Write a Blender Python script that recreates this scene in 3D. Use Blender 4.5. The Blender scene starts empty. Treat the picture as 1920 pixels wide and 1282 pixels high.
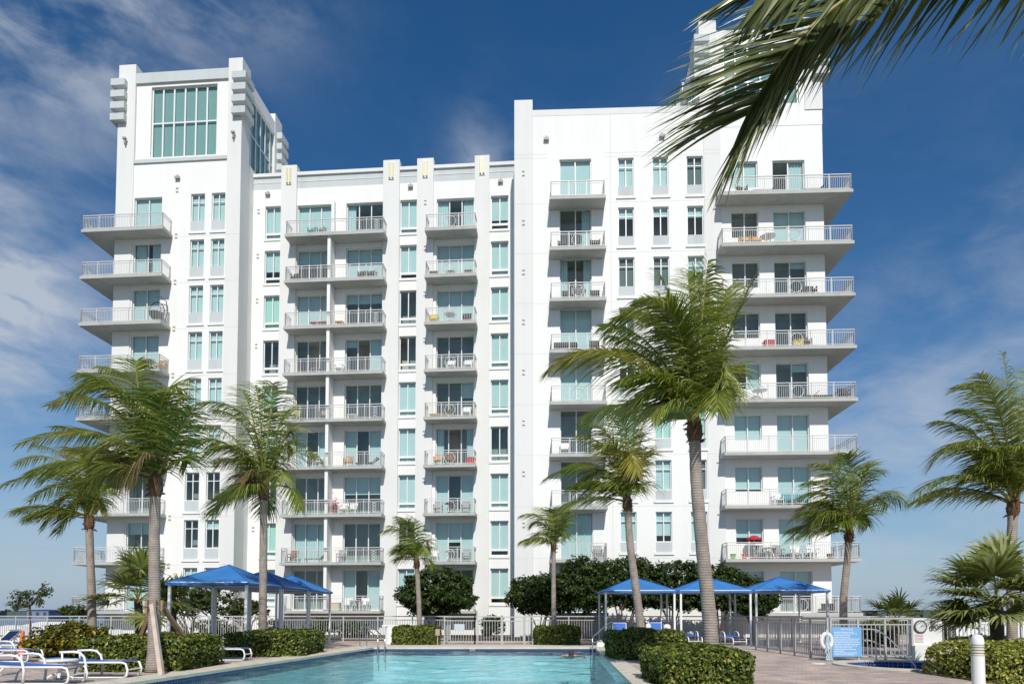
import bpy, math, random
from mathutils import Vector, Matrix
random.seed(7)
R_ = math.radians
sc = bpy.context.scene

# ---------------------------------------------------------------- camera, sky, sun, exposure
FPX, HOR, CAMZ, TILT = 1280.0, 1149.0, 1.5, R_(2.6)
PPY = HOR - FPX*math.tan(TILT)
cam = bpy.data.cameras.new('camera'); camo = bpy.data.objects.new('camera', cam)
sc.collection.objects.link(camo)
camo.location = (0, 0, CAMZ); camo.rotation_euler = (math.pi/2+TILT, 0, 0)
cam.sensor_width = 36; cam.lens = 24; cam.shift_y = (PPY-641)/1920
cam.clip_start = 0.1; cam.clip_end = 20000
sc.camera = camo

SUN_EL, SUN_AZ = R_(43), R_(4)
sv = Vector((math.sin(SUN_AZ)*math.cos(SUN_EL), -math.cos(SUN_AZ)*math.cos(SUN_EL), math.sin(SUN_EL)))
sl = bpy.data.lights.new('sun', 'SUN'); sl.energy = 4.2; sl.angle = R_(0.5); sl.color = (1, .955, .89)
so = bpy.data.objects.new('sun', sl); sc.collection.objects.link(so)
so.rotation_euler = sv.to_track_quat('Z', 'Y').to_euler(); so.location = (0, -30, 40)

world = bpy.data.worlds.new('World'); sc.world = world; world.use_nodes = True
wn = world.node_tree.nodes; wl = world.node_tree.links; wn.clear()
def wnode(t, **k):
    n = wn.new(t)
    for a, b in k.items(): setattr(n, a, b)
    return n
def wmath(op, a, b=None, c=None):
    n = wnode('ShaderNodeMath', operation=op)
    for i, v in enumerate((a, b, c)):
        if v is None: continue
        if isinstance(v, (int, float)): n.inputs[i].default_value = v
        else: wl.new(v, n.inputs[i])
    return n.outputs[0]
sky = wnode('ShaderNodeTexSky', sky_type='NISHITA', sun_disc=False, sun_elevation=SUN_EL, sun_rotation=math.pi-SUN_AZ,
            altitude=0, air_density=1.0, dust_density=0.3, ozone_density=4.0)
hsv = wnode('ShaderNodeHueSaturation'); hsv.inputs['Saturation'].default_value = 1.28; hsv.inputs['Value'].default_value = .86
wl.new(sky.outputs[0], hsv.inputs['Color'])
tc = wnode('ShaderNodeTexCoord'); sep = wnode('ShaderNodeSeparateXYZ'); wl.new(tc.outputs['Generated'], sep.inputs[0])
# clouds live in the sky by direction (azimuth, elevation), spread over the whole dome
az = wmath('ARCTAN2', sep.outputs[0], sep.outputs[1]); el = wmath('ARCSINE', sep.outputs[2])
comb = wnode('ShaderNodeCombineXYZ')
wl.new(wmath('MULTIPLY', wmath('ADD', az, wmath('MULTIPLY', el, .55)), 1.5), comb.inputs[0]); wl.new(wmath('MULTIPLY', el, 3.4), comb.inputs[1])
n1 = wnode('ShaderNodeTexNoise'); n1.inputs['Scale'].default_value = 2.1; n1.inputs['Detail'].default_value = 9; n1.inputs['Roughness'].default_value = .58
n1.inputs['Distortion'].default_value = .35; wl.new(comb.outputs[0], n1.inputs['Vector'])
n2 = wnode('ShaderNodeTexNoise'); n2.inputs['Scale'].default_value = 8.5; n2.inputs['Distortion'].default_value = .8; n2.inputs['Detail'].default_value = 8; n2.inputs['Roughness'].default_value = .6
wl.new(comb.outputs[0], n2.inputs['Vector'])
def blob(a0, e0, sa, se, amp):
    da = wmath('DIVIDE', wmath('SUBTRACT', az, R_(a0)), R_(sa)); de = wmath('DIVIDE', wmath('SUBTRACT', el, R_(e0)), R_(se))
    r2 = wmath('ADD', wmath('MULTIPLY', da, da), wmath('MULTIPLY', de, de))
    return wmath('MULTIPLY', wmath('POWER', 2.718, wmath('MULTIPLY', r2, -1)), amp)
cov = None
for b in [(-38, 37, 10, 6, 1.35), (-41, 20, 8.5, 6.5, 2.0), (-24, 41, 8, 3, .5), (-3.0, 33, 2.4, 4, .6), (34, 13, 14, 7, .7), (36, 5, 14, 3, .45), (-38, 5, 12, 4, .4),
          (38, 25, 10, 5, .25), (10, 34, 18, 4, .12), (140, 30, 50, 14, .5), (-140, 25, 50, 12, .5), (180, 35, 70, 25, 1.3)]:  # last blob: unseen cloud bank behind the camera, added to lift the fill light
    v = blob(*b); cov = v if cov is None else wmath('ADD', cov, v)
mask = wmath('ADD', wmath('MULTIPLY', n1.outputs[0], .76), wmath('MULTIPLY', n2.outputs[0], .24))
mr = wnode('ShaderNodeMapRange', interpolation_type='SMOOTHSTEP'); wl.new(mask, mr.inputs[0])
mr.inputs[1].default_value = .37; mr.inputs[2].default_value = .68
fac = wmath('MINIMUM', wmath('MULTIPLY', wmath('MULTIPLY', mr.outputs[0], cov), 1.0), .85)
# thin veil of bright air low over the sea
veil = wmath('MULTIPLY', wmath('POWER', 2.718, wmath('MULTIPLY', wmath('ABSOLUTE', el), -6.5)), .92)
mixv = wnode('ShaderNodeMix', data_type='RGBA'); wl.new(veil, mixv.inputs[0]); wl.new(hsv.outputs[0], mixv.inputs[6]); mixv.inputs[7].default_value = (2.7, 3.65, 4.95, 1)
mix = wnode('ShaderNodeMix', data_type='RGBA'); wl.new(fac, mix.inputs[0]); wl.new(mixv.outputs[2], mix.inputs[6]); mix.inputs[7].default_value = (4.7, 5.2, 5.9, 1)
bg = wnode('ShaderNodeBackground'); bg.inputs['Strength'].default_value = .11
wl.new(mix.outputs[2], bg.inputs['Color'])
wo = wnode('ShaderNodeOutputWorld'); wl.new(bg.outputs[0], wo.inputs[0])
vs = sc.view_settings
vs.view_transform = 'Standard'; vs.look = 'None'; vs.gamma = 1; vs.use_curve_mapping = False; vs.exposure = 0.0
sc.cycles.max_bounces = 8; sc.cycles.transparent_max_bounces = 16; sc.cycles.caustics_reflective = False; sc.cycles.caustics_refractive = False

# ---------------------------------------------------------------- measuring helpers
CT, ST = math.cos(TILT), math.sin(TILT)
def ray(px, py):
    a = (px-960)/FPX; b = (PPY-py)/FPX
    return Vector((a, CT-b*ST, ST+b*CT))
def at(px, py, Y):
    d = ray(px, py); k = Y/d.y
    return Vector((d.x*k, Y, CAMZ+d.z*k))
def gnd(px, py, z=0):
    d = ray(px, py); k = (z-CAMZ)/d.z
    return Vector((d.x*k, d.y*k, z))
class Frame:
    def __init__(S, ox, oy, deg):
        a = R_(deg); S.o = Vector((ox, oy, 0)); S.e = Vector((math.cos(a), -math.sin(a), 0)); S.n = Vector((-math.sin(a), -math.cos(a), 0)); S.a = -a
    def P(S, u, w, z): return S.o+S.e*u+S.n*w+Vector((0, 0, z))
WORLD = Frame(0, 0, 0)

# ---------------------------------------------------------------- mesh builder
def wloc(o):
    if o is None: return Vector((0, 0, 0))
    l = o.location.copy()
    if o.parent is not None: l += o.matrix_parent_inverse.translation+wloc(o.parent)
    return l
class MB:
    def __init__(S, F=None): S.v = []; S.f = []; S.m = []; S.F = F; S.smooth = False; S.mi = 0
    def p(S, u, w, z): return S.F.P(u, w, z) if S.F else Vector((u, w, z))
    def face(S, pts):
        i = len(S.v); S.v += [tuple(q) for q in pts]; S.f.append(tuple(range(i, i+len(pts)))); S.m.append(S.mi)
    def quad(S, *c): S.face([S.p(*q) for q in c])
    def box(S, u0, u1, w0, w1, z0, z1):
        i = len(S.v)
        for z in (z0, z1):
            for (u, w) in ((u0, w0), (u1, w0), (u1, w1), (u0, w1)): S.v.append(tuple(S.p(u, w, z)))
        for q in ((3, 2, 1, 0), (4, 5, 6, 7), (0, 1, 5, 4), (1, 2, 6, 5), (2, 3, 7, 6), (3, 0, 4, 7)):
            S.f.append(tuple(i+k for k in q)); S.m.append(S.mi)
    def bar(S, a, b, r, r2=None, n=6):
        S.tube([a, b], [r, r if r2 is None else r2], n)
    def tube(S, pts, rad, n=6, cap=True):
        pts = [Vector(q) for q in pts]
        if not isinstance(rad, (list, tuple)): rad = [rad]*len(pts)
        base = len(S.v); up = Vector((0, 0, 1)); prev = None
        for k, q in enumerate(pts):
            t = (pts[min(k+1, len(pts)-1)]-pts[max(k-1, 0)])
            if t.length < 1e-9: t = Vector((0, 0, 1))
            t.normalize()
            if prev is None:
                a = t.cross(Vector((0, 1, 0)) if abs(t.y) < .9 else Vector((1, 0, 0))).normalized()
            else:
                a = (prev-t*prev.dot(t)).normalized()
            prev = a; b = t.cross(a)
            for j in range(n):
                th = 2*math.pi*(j+.5)/n
                S.v.append(tuple(q+(a*math.cos(th)+b*math.sin(th))*rad[k]))
        for k in range(len(pts)-1):
            for j in range(n):
                S.f.append((base+k*n+j, base+k*n+(j+1) % n, base+(k+1)*n+(j+1) % n, base+(k+1)*n+j)); S.m.append(S.mi)
        if cap:
            S.f.append(tuple(base+j for j in reversed(range(n)))); S.m.append(S.mi)
            S.f.append(tuple(base+(len(pts)-1)*n+j for j in range(n))); S.m.append(S.mi)
    def lathe(S, prof, c=(0, 0, 0), n=20):
        base = len(S.v); c = Vector(c)
        for r, z in prof:
            for j in range(n):
                th = 2*math.pi*j/n; S.v.append((c.x+r*math.cos(th), c.y+r*math.sin(th), c.z+z))
        for k in range(len(prof)-1):
            for j in range(n):
                S.f.append((base+k*n+j, base+k*n+(j+1) % n, base+(k+1)*n+(j+1) % n, base+(k+1)*n+j)); S.m.append(S.mi)
    def build(S, name, mats, parent=None, bevel=0):
        me = bpy.data.meshes.new(name); me.from_pydata(S.v, [], S.f)
        if not isinstance(mats, (list, tuple)): mats = [mats]
        for m in mats: me.materials.append(m)
        if len(mats) > 1: me.polygons.foreach_set('material_index', S.m)
        if S.smooth: me.polygons.foreach_set('use_smooth', [True]*len(me.polygons))
        me.update()
        o = bpy.data.objects.new(name, me); sc.collection.objects.link(o)
        if parent is not None:
            o.parent = parent; o.matrix_parent_inverse = Matrix.Translation(-wloc(parent))
        if bevel:
            b = o.modifiers.new('bevel', 'BEVEL'); b.width = bevel; b.segments = 2; b.limit_method = 'ANGLE'
        return o
def tag(o, label=None, cat=None, group=None, kind=None):
    for k, v in (('label', label), ('category', cat), ('group', group), ('kind', kind)):
        if v: o[k] = v
    return o
def empty(name, loc=(0, 0, 0), label=None, cat=None, group=None):
    o = bpy.data.objects.new(name, None); sc.collection.objects.link(o); o.location = loc; o.empty_display_size = .2
    return tag(o, label, cat, group)
def copy_tree(o, parent=None):
    c = o.copy(); sc.collection.objects.link(c)
    if parent is not None: c.parent = parent
    for ch in list(o.children): copy_tree(ch, c)
    return c
def place(proto, first, loc, rz, label, group=None, scale=None):
    o = proto if first else copy_tree(proto)
    o.location = loc; o.rotation_euler = (0, 0, rz); o['label'] = label
    if group: o['group'] = group
    if scale: o.scale = (scale,)*3
    return o

# ---------------------------------------------------------------- materials
def mat(name, col, rough=.7, metal=0, var=0, vscale=3, bump=0, bscale=40, spec=.5, coord='Object', col2=None):
    m = bpy.data.materials.new(name); m.use_nodes = True
    nt = m.node_tree; p = nt.nodes['Principled BSDF']
    p.inputs['Base Color'].default_value = (*col, 1); p.inputs['Roughness'].default_value = rough; p.inputs['Metallic'].default_value = metal
    p.inputs['Specular IOR Level'].default_value = spec
    t = nt.nodes.new('ShaderNodeTexCoord')
    if var or col2:
        n = nt.nodes.new('ShaderNodeTexNoise'); n.inputs['Scale'].default_value = vscale; n.inputs['Detail'].default_value = 6
        nt.links.new(t.outputs[coord], n.inputs['Vector'])
        r = nt.nodes.new('ShaderNodeMapRange'); r.inputs[1].default_value = .3; r.inputs[2].default_value = .7
        nt.links.new(n.outputs[0], r.inputs[0])
        x = nt.nodes.new('ShaderNodeMix'); x.data_type = 'RGBA'; nt.links.new(r.outputs[0], x.inputs[0])
        c2 = col2 or tuple(c*(1-var) for c in col)
        x.inputs[6].default_value = (*c2, 1); x.inputs[7].default_value = (*col, 1)
        nt.links.new(x.outputs[2], p.inputs['Base Color'])
    if bump:
        n = nt.nodes.new('ShaderNodeTexNoise'); n.inputs['Scale'].default_value = bscale; n.inputs['Detail'].default_value = 4
        nt.links.new(t.outputs[coord], n.inputs['Vector'])
        b = nt.nodes.new('ShaderNodeBump'); b.inputs['Strength'].default_value = bump; b.inputs['Distance'].default_value = .02
        nt.links.new(n.outputs[0], b.inputs['Height']); nt.links.new(b.outputs[0], p.inputs['Normal'])
    return m
def leafmat(name, ca, cb, cc=None, trans=.3, rough=.45, pos=0):
    """each leaf is an island: its colour is picked at random between the given greens"""
    m = bpy.data.materials.new(name); m.use_nodes = True; nt = m.node_tree; p = nt.nodes['Principled BSDF']
    g = nt.nodes.new('ShaderNodeNewGeometry'); r = nt.nodes.new('ShaderNodeValToRGB')
    el_ = r.color_ramp.elements; el_[0].color = (*ca, 1); el_[1].color = (*cb, 1); el_[1].position = .75 if cc else 1
    if cc: e = el_.new(1.0); e.color = (*cc, 1)
    nt.links.new(g.outputs['Random Per Island'], r.inputs[0])
    nt.links.new(r.outputs[0], p.inputs['Base Color']); p.inputs['Roughness'].default_value = rough; p.inputs['Specular IOR Level'].default_value = .35
    tr = nt.nodes.new('ShaderNodeBsdfTranslucent'); nt.links.new(r.outputs[0], tr.inputs[0])
    mx = nt.nodes.new('ShaderNodeMixShader'); mx.inputs[0].default_value = trans
    nt.links.new(p.outputs[0], mx.inputs[1]); nt.links.new(tr.outputs[0], mx.inputs[2])
    nt.links.new(mx.outputs[0], nt.nodes['Material Output'].inputs[0])
    return m
def glassmat(name, tint, ior=1.5, rough=.0, bump=0, bscale=3, boost=0):
    m = bpy.data.materials.new(name); m.use_nodes = True; nt = m.node_tree; nt.nodes.remove(nt.nodes['Principled BSDF'])
    t = nt.nodes.new('ShaderNodeBsdfTransparent'); t.inputs[0].default_value = (*tint, 1)
    g = nt.nodes.new('ShaderNodeBsdfGlossy'); g.inputs['Roughness'].default_value = rough
    f = nt.nodes.new('ShaderNodeLayerWeight'); f.inputs[0].default_value = .5
    mx = nt.nodes.new('ShaderNodeMixShader'); f0 = ((ior-1)/(ior+1))**2+boost
    pw = nt.nodes.new('ShaderNodeMath'); pw.operation = 'POWER'; pw.inputs[1].default_value = 5; nt.links.new(f.outputs['Facing'], pw.inputs[0])
    a = nt.nodes.new('ShaderNodeMath'); a.operation = 'MULTIPLY_ADD'; a.inputs[1].default_value = 1-f0; a.inputs[2].default_value = f0; a.use_clamp = True
    nt.links.new(pw.outputs[0], a.inputs[0]); nt.links.new(a.outputs[0], mx.inputs[0])
    nt.links.new(t.outputs[0], mx.inputs[1]); nt.links.new(g.outputs[0], mx.inputs[2])
    nt.links.new(mx.outputs[0], nt.nodes['Material Output'].inputs[0])
    if bump:
        tcn = nt.nodes.new('ShaderNodeTexCoord'); mp = nt.nodes.new('ShaderNodeMapping'); nt.links.new(tcn.outputs['Object'], mp.inputs[0])
        mp.inputs['Scale'].default_value = (1, 1.5, 1)
        n = nt.nodes.new('ShaderNodeTexNoise'); n.inputs['Scale'].default_value = bscale; n.inputs['Detail'].default_value = 5; n.inputs['Roughness'].default_value = .55
        n.inputs['Distortion'].default_value = .5
        nt.links.new(mp.outputs[0], n.inputs['Vector'])
        b = nt.nodes.new('ShaderNodeBump'); b.inputs['Strength'].default_value = 1; b.inputs['Distance'].default_value = bump
        nt.links.new(n.outputs[0], b.inputs['Height']); nt.links.new(b.outputs[0], g.inputs['Normal']); nt.links.new(b.outputs[0], f.inputs['Normal'])
    return m

def stucco(name, col, dirt=.1):
    m = mat(name, col, .9, bump=.25, bscale=25, spec=.2)
    nt = m.node_tree; p = nt.nodes['Principled BSDF']; t = nt.nodes.new('ShaderNodeTexCoord')
    mp = nt.nodes.new('ShaderNodeMapping'); mp.inputs['Scale'].default_value = (1.6, 1.6, .12); nt.links.new(t.outputs['Object'], mp.inputs[0])
    n = nt.nodes.new('ShaderNodeTexNoise'); n.inputs['Scale'].default_value = 1.2; n.inputs['Detail'].default_value = 8; nt.links.new(mp.outputs[0], n.inputs['Vector'])
    n2 = nt.nodes.new('ShaderNodeTexNoise'); n2.inputs['Scale'].default_value = .35; n2.inputs['Detail'].default_value = 5; nt.links.new(t.outputs['Object'], n2.inputs['Vector'])
    a = nt.nodes.new('ShaderNodeMath'); a.operation = 'MULTIPLY'; nt.links.new(n.outputs[0], a.inputs[0]); nt.links.new(n2.outputs[0], a.inputs[1])
    r = nt.nodes.new('ShaderNodeMapRange'); r.inputs[1].default_value = .22; r.inputs[2].default_value = .42; nt.links.new(a.outputs[0], r.inputs[0])
    x = nt.nodes.new('ShaderNodeMix'); x.data_type = 'RGBA'; nt.links.new(r.outputs[0], x.inputs[0])
    x.inputs[6].default_value = (*col, 1); x.inputs[7].default_value = (col[0]*(1-dirt), col[1]*(1-dirt*.9), col[2]*(1-dirt), 1)
    nt.links.new(x.outputs[2], p.inputs['Base Color'])
    return m
WHITE = stucco('white_stucco', (.815, .815, .785), .045)
WHITE2 = stucco('pale_stucco', (.73, .735, .71), .05)
GREY = stucco('grey_stucco', (.55, .585, .585), .12)
CONC = stucco('balcony_concrete', (.47, .475, .45), .16)
FRAME = mat('white_aluminium', (.78, .78, .76), .4)
RAILM = mat('white_railing_paint', (.60, .605, .59), .45)
FENCEM = mat('grey_fence_paint', (.47, .48, .47), .42, var=.12, vscale=6)
GLASS = glassmat('teal_window_glass', (.70, .855, .85), 1.5, .01, bump=.004, bscale=1.1, boost=.035)
TGLASS = glassmat('green_tower_glass', (.50, .68, .655), 1.6, .02, bump=.002, bscale=.8, boost=.06)
BLIND = mat('white_blind', (.84, .85, .84), .8, var=.05, vscale=2)
CURT = mat('white_curtain', (.80, .82, .82), .9)
GBLIND = mat('green_tint_blind', (.72, .88, .76), .8)
SHEER = mat('grey_sheer_blind', (.25, .25, .24), .9, var=.2, vscale=1)
ROOM = mat('dark_room', (.52, .51, .47), .9, var=.3, vscale=1)
LAMPM = mat('yellow_lamp_tube', (.72, .64, .40), .35)
DARKM = mat('dark_metal', (.06, .06, .06), .5)
STEEL = mat('stainless_steel', (.62, .62, .60), .28, 1)
BLUEC = mat('blue_canvas', (.032, .185, .49), .75, var=.2, vscale=1.5, bump=.15, bscale=200)
SEAM = mat('blue_seam_tape', (.018, .12, .40), .8)
BLUES = mat('blue_sling_fabric', (.03, .14, .50), .7, var=.15, vscale=6)
WPLAS = mat('white_plastic', (.80, .80, .78), .35)
WPAINT = mat('white_post_paint', (.78, .78, .76), .4)
COPE = mat('cream_coping_stone', (.66, .60, .49), .8, var=.2, vscale=2.2, bump=.25, bscale=30)
TILE = bpy.data.materials.new('blue_pool_tile')
def tilemat(m, c1, c2, mortar, s):
    m.use_nodes = True; nt = m.node_tree; p = nt.nodes['Principled BSDF']; p.inputs['Roughness'].default_value = .15
    t = nt.nodes.new('ShaderNodeTexCoord'); sp = nt.nodes.new('ShaderNodeSeparateXYZ'); nt.links.new(t.outputs['Object'], sp.inputs[0])
    a = nt.nodes.new('ShaderNodeMath'); a.operation = 'ADD'; nt.links.new(sp.outputs[0], a.inputs[0]); nt.links.new(sp.outputs[1], a.inputs[1])
    c = nt.nodes.new('ShaderNodeCombineXYZ'); nt.links.new(a.outputs[0], c.inputs[0]); nt.links.new(sp.outputs[2], c.inputs[1])
    b = nt.nodes.new('ShaderNodeTexBrick'); nt.links.new(c.outputs[0], b.inputs['Vector']); b.offset = 0
    b.inputs['Color1'].default_value = (*c1, 1); b.inputs['Color2'].default_value = (*c2, 1); b.inputs['Mortar'].default_value = (*mortar, 1)
    b.inputs['Scale'].default_value = s; b.inputs['Brick Width'].default_value = 1; b.inputs['Row Height'].default_value = 1; b.inputs['Mortar Size'].default_value = .05
    nt.links.new(b.outputs['Color'], p.inputs['Base Color'])
tilemat(TILE, (.012, .03, .10), (.02, .05, .16), (.12, .15, .2), 9)
SPATILE = bpy.data.materials.new('blue_spa_tile'); tilemat(SPATILE, (.015, .05, .22), (.03, .09, .32), (.4, .44, .5), 11)
PLASTER = mat('pool_plaster', (.47, .74, .785), .7, var=.12, vscale=.5)
WATER = glassmat('pool_water', (.74, .93, .945), 1.33, .02, bump=.05, bscale=5.0)
def paver():
    m = mat('deck_pavers', (.4, .3, .25), .85); nt = m.node_tree; p = nt.nodes['Principled BSDF']
    t = nt.nodes.new('ShaderNodeTexCoord'); mp = nt.nodes.new('ShaderNodeMapping'); nt.links.new(t.outputs['Object'], mp.inputs[0])
    mp.inputs['Rotation'].default_value = (0, 0, R_(4))
    b = nt.nodes.new('ShaderNodeTexBrick'); nt.links.new(mp.outputs[0], b.inputs['Vector'])
    b.inputs['Color1'].default_value = (.62, .48, .39, 1); b.inputs['Color2'].default_value = (.37, .325, .31, 1); b.inputs['Mortar'].default_value = (.24, .20, .18, 1)
    b.inputs['Scale'].default_value = 2.3; b.inputs['Mortar Size'].default_value = .016; b.inputs['Brick Width'].default_value = .75; b.inputs['Row Height'].default_value = .36; b.inputs['Bias'].default_value = -.1
    n = nt.nodes.new('ShaderNodeTexNoise'); n.inputs['Scale'].default_value = .9; n.inputs['Detail'].default_value = 7; nt.links.new(t.outputs['Object'], n.inputs['Vector'])
    r = nt.nodes.new('ShaderNodeMapRange'); r.inputs[1].default_value = .3; r.inputs[2].default_value = .7; r.inputs[3].default_value = .68; r.inputs[4].default_value = 1.12; nt.links.new(n.outputs[0], r.inputs[0])
    x = nt.nodes.new('ShaderNodeMix'); x.data_type = 'RGBA'; x.blend_type = 'MULTIPLY'; x.inputs[0].default_value = 1
    nt.links.new(b.outputs['Color'], x.inputs[6]); nt.links.new(r.outputs[0], x.inputs[7]); nt.links.new(x.outputs[2], p.inputs['Base Color'])
    bm = nt.nodes.new('ShaderNodeBump'); bm.inputs['Strength'].default_value = .4; bm.inputs['Distance'].default_value = .01; bm.invert = True
    nt.links.new(b.outputs['Fac'], bm.inputs['Height']); nt.links.new(bm.outputs[0], p.inputs['Normal'])
    return m
PAVER = paver()
SOIL = mat('planting_soil', (.10, .075, .05), .95, var=.4, vscale=2, bump=.4, bscale=12)
LAND = mat('far_land', (.10, .12, .08), .95, col2=(.2, .19, .17), vscale=.02)
BAY = mat('bay_water_surface', (.03, .07, .13), .25, bump=.3, bscale=.5)
SHORE = mat('far_shore_trees', (.10, .13, .13), .95, var=.3, vscale=.02)
WOOD = mat('brace_timber', (.42, .27, .15), .8, var=.35, vscale=5)
WOODP = mat('pale_brace_timber', (.60, .48, .40), .8, var=.25, vscale=5)
REDC = mat('red_fabric', (.45, .02, .04), .8); CREAM = mat('cream_cushion', (.68, .6, .42), .9); ORANGE = mat('orange_plastic', (.75, .14, .02), .5)
TANC = mat('tan_cushion', (.55, .33, .12), .9); DKWICK = mat('dark_wicker', (.05, .04, .035), .8); TERRA = mat('terracotta', (.42, .15, .08), .8); TEAL = mat('teal_plastic', (.06, .30, .36), .6)
BLACK = mat('black_rubber', (.02, .02, .022), .6); SKIN = mat('swimmer_skin', (.50, .31, .23), .5); HAIR = mat('dark_hair', (.03, .02, .015), .6)
CONCR = mat('grey_bollard_paint', (.40, .41, .43), .6); SIGNB = mat('blue_sign_panel', (.19, .42, .72), .5); SIGNG = mat('grey_sign_panel', (.50, .58, .63), .5); WTEXT = mat('white_lettering', (.85, .86, .88), .6)
REDT = mat('red_lettering', (.5, .05, .06), .6); BARK = mat('dark_bark', (.11, .085, .06), .9, var=.4, vscale=8, bump=.6, bscale=20)
L_HEDGE = leafmat('clipped_hedge_leaf', (.04, .075, .012), (.16, .20, .028), (.36, .34, .08), .2, .4)
L_HEDGE2 = leafmat('bright_hedge_leaf', (.09, .13, .016), (.38, .38, .06), (.62, .58, .18), .25, .4)
L_CROT = leafmat('croton_leaf', (.03, .05, .008), (.16, .15, .015), (.42, .31, .02), .25, .4)
L_TREE = leafmat('dark_tree_leaf', (.014, .034, .007), (.05, .085, .014), (.10, .14, .028), .2, .4)
L_TREE2 = leafmat('sparse_tree_leaf', (.03, .055, .012), (.08, .11, .025), (.15, .16, .05), .3, .45)
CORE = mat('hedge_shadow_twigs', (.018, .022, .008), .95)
L_PALM = leafmat('coconut_leaflet', (.065, .115, .012), (.215, .275, .034), (.42, .42, .10), .42, .38)
L_PALM2 = leafmat('pale_coconut_leaflet', (.15, .20, .03), (.34, .38, .08), (.50, .51, .20), .4, .38)
L_PALMY = leafmat('yellowing_leaflet', (.17, .16, .02), (.38, .33, .04), (.48, .38, .10), .35, .4)
L_PALMD = leafmat('dry_brown_leaflet', (.14, .09, .04), (.24, .17, .08), (.32, .24, .12), .3, .6)
L_NEAR = leafmat('near_palm_leaflet', (.045, .07, .016), (.15, .18, .05), (.36, .38, .20), .3, .28)
L_FAN = leafmat('fan_palm_leaf', (.07, .115, .022), (.20, .235, .05), (.38, .39, .16), .3, .4)
L_FAN2 = leafmat('pale_fan_palm_leaf', (.10, .15, .03), (.28, .31, .08), (.46, .46, .22), .35, .4)  # paler leaf colour for the large fan palm at the right edge
RACH = mat('yellow_green_rachis', (.24, .22, .05), .5); FIBRE = mat('palm_fibre', (.17, .095, .05), .95, var=.5, vscale=9, bump=.8, bscale=25)
def trunkmat():
    m = mat('ringed_palm_trunk', (.3, .25, .21), .9); nt = m.node_tree; p = nt.nodes['Principled BSDF']; t = nt.nodes.new('ShaderNodeTexCoord')
    w = nt.nodes.new('ShaderNodeTexWave'); w.wave_type = 'BANDS'; w.bands_direction = 'Z'; w.inputs['Scale'].default_value = 5.2; w.inputs['Distortion'].default_value = 2.0; w.inputs['Detail'].default_value = 5
    w.inputs['Detail Scale'].default_value = 3.5; nt.links.new(t.outputs['Object'], w.inputs['Vector'])
    n = nt.nodes.new('ShaderNodeTexNoise'); n.inputs['Scale'].default_value = 5; n.inputs['Detail'].default_value = 8; nt.links.new(t.outputs['Object'], n.inputs['Vector'])
    a = nt.nodes.new('ShaderNodeMath'); a.operation = 'MULTIPLY'; wm = nt.nodes.new('ShaderNodeMath'); wm.operation = 'MULTIPLY_ADD'; wm.inputs[1].default_value = .5; wm.inputs[2].default_value = .45; nt.links.new(w.outputs[1], wm.inputs[0]); nt.links.new(wm.outputs[0], a.inputs[0]); nt.links.new(n.outputs[0], a.inputs[1])
    r = nt.nodes.new('ShaderNodeValToRGB'); e = r.color_ramp.elements; e[0].color = (.19, .155, .13, 1); e[0].position = .12; e[1].color = (.40, .34, .29, 1); e[1].position = .55
    nt.links.new(a.outputs[0], r.inputs[0]); nt.links.new(r.outputs[0], p.inputs['Base Color'])
    b = nt.nodes.new('ShaderNodeBump'); b.inputs['Strength'].default_value = .6; b.inputs['Distance'].default_value = .03; nt.links.new(a.outputs[0], b.inputs['Height']); nt.links.new(b.outputs[0], p.inputs['Normal'])
    return m
TRUNK = trunkmat()

# ================================================================= THE SETTING
g = MB(); g.quad((-9000, -300, -14), (9000, -300, -14), (9000, 9000, -14), (-9000, 9000, -14)); tag(g.build('terrain', LAND), kind='structure')
g = MB(); g.quad((-3000, 60, -13.9), (-26, 60, -13.9), (-26, 6000, -13.9), (-3000, 6000, -13.9)); tag(g.build('bay_water', BAY), kind='structure')
g = MB()
rs = random.Random(3)
for k in range(260):
    x = -4200+k*34; h = 10+rs.random()*9; yy = 2600+rs.random()*200
    g.box(x, x+36, yy, yy+300, -14, -4+h)
tag(g.build('far_shore', SHORE), kind='structure')

# pool basin and copings, deck laid round them
FR, FL = Vector((3.6, 29.8, 0)), Vector((-6.0, 29.7, 0))
NR, NL = Vector((1.9, 5.5, 0)), Vector((-9.45, 5.5, 0))
oFR, oFL, oNR, oNL = Vector((4.2, 31.9, 0)), Vector((-6.75, 31.9, 0)), Vector((2.5, 5.5, 0)), Vector((-10.2, 5.5, 0))
def Z(v, z): return Vector((v.x, v.y, z))
d = MB()
XL, XR, YN, YF = -26, 30, -6, 48
B1, B2, B3, B4 = Vector((XL, YN, 0)), Vector((XR, YN, 0)), Vector((XR, YF, 0)), Vector((XL, YF, 0))
SPC, SPR = Vector((11.35, 19.55, 0)), 2.0
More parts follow.
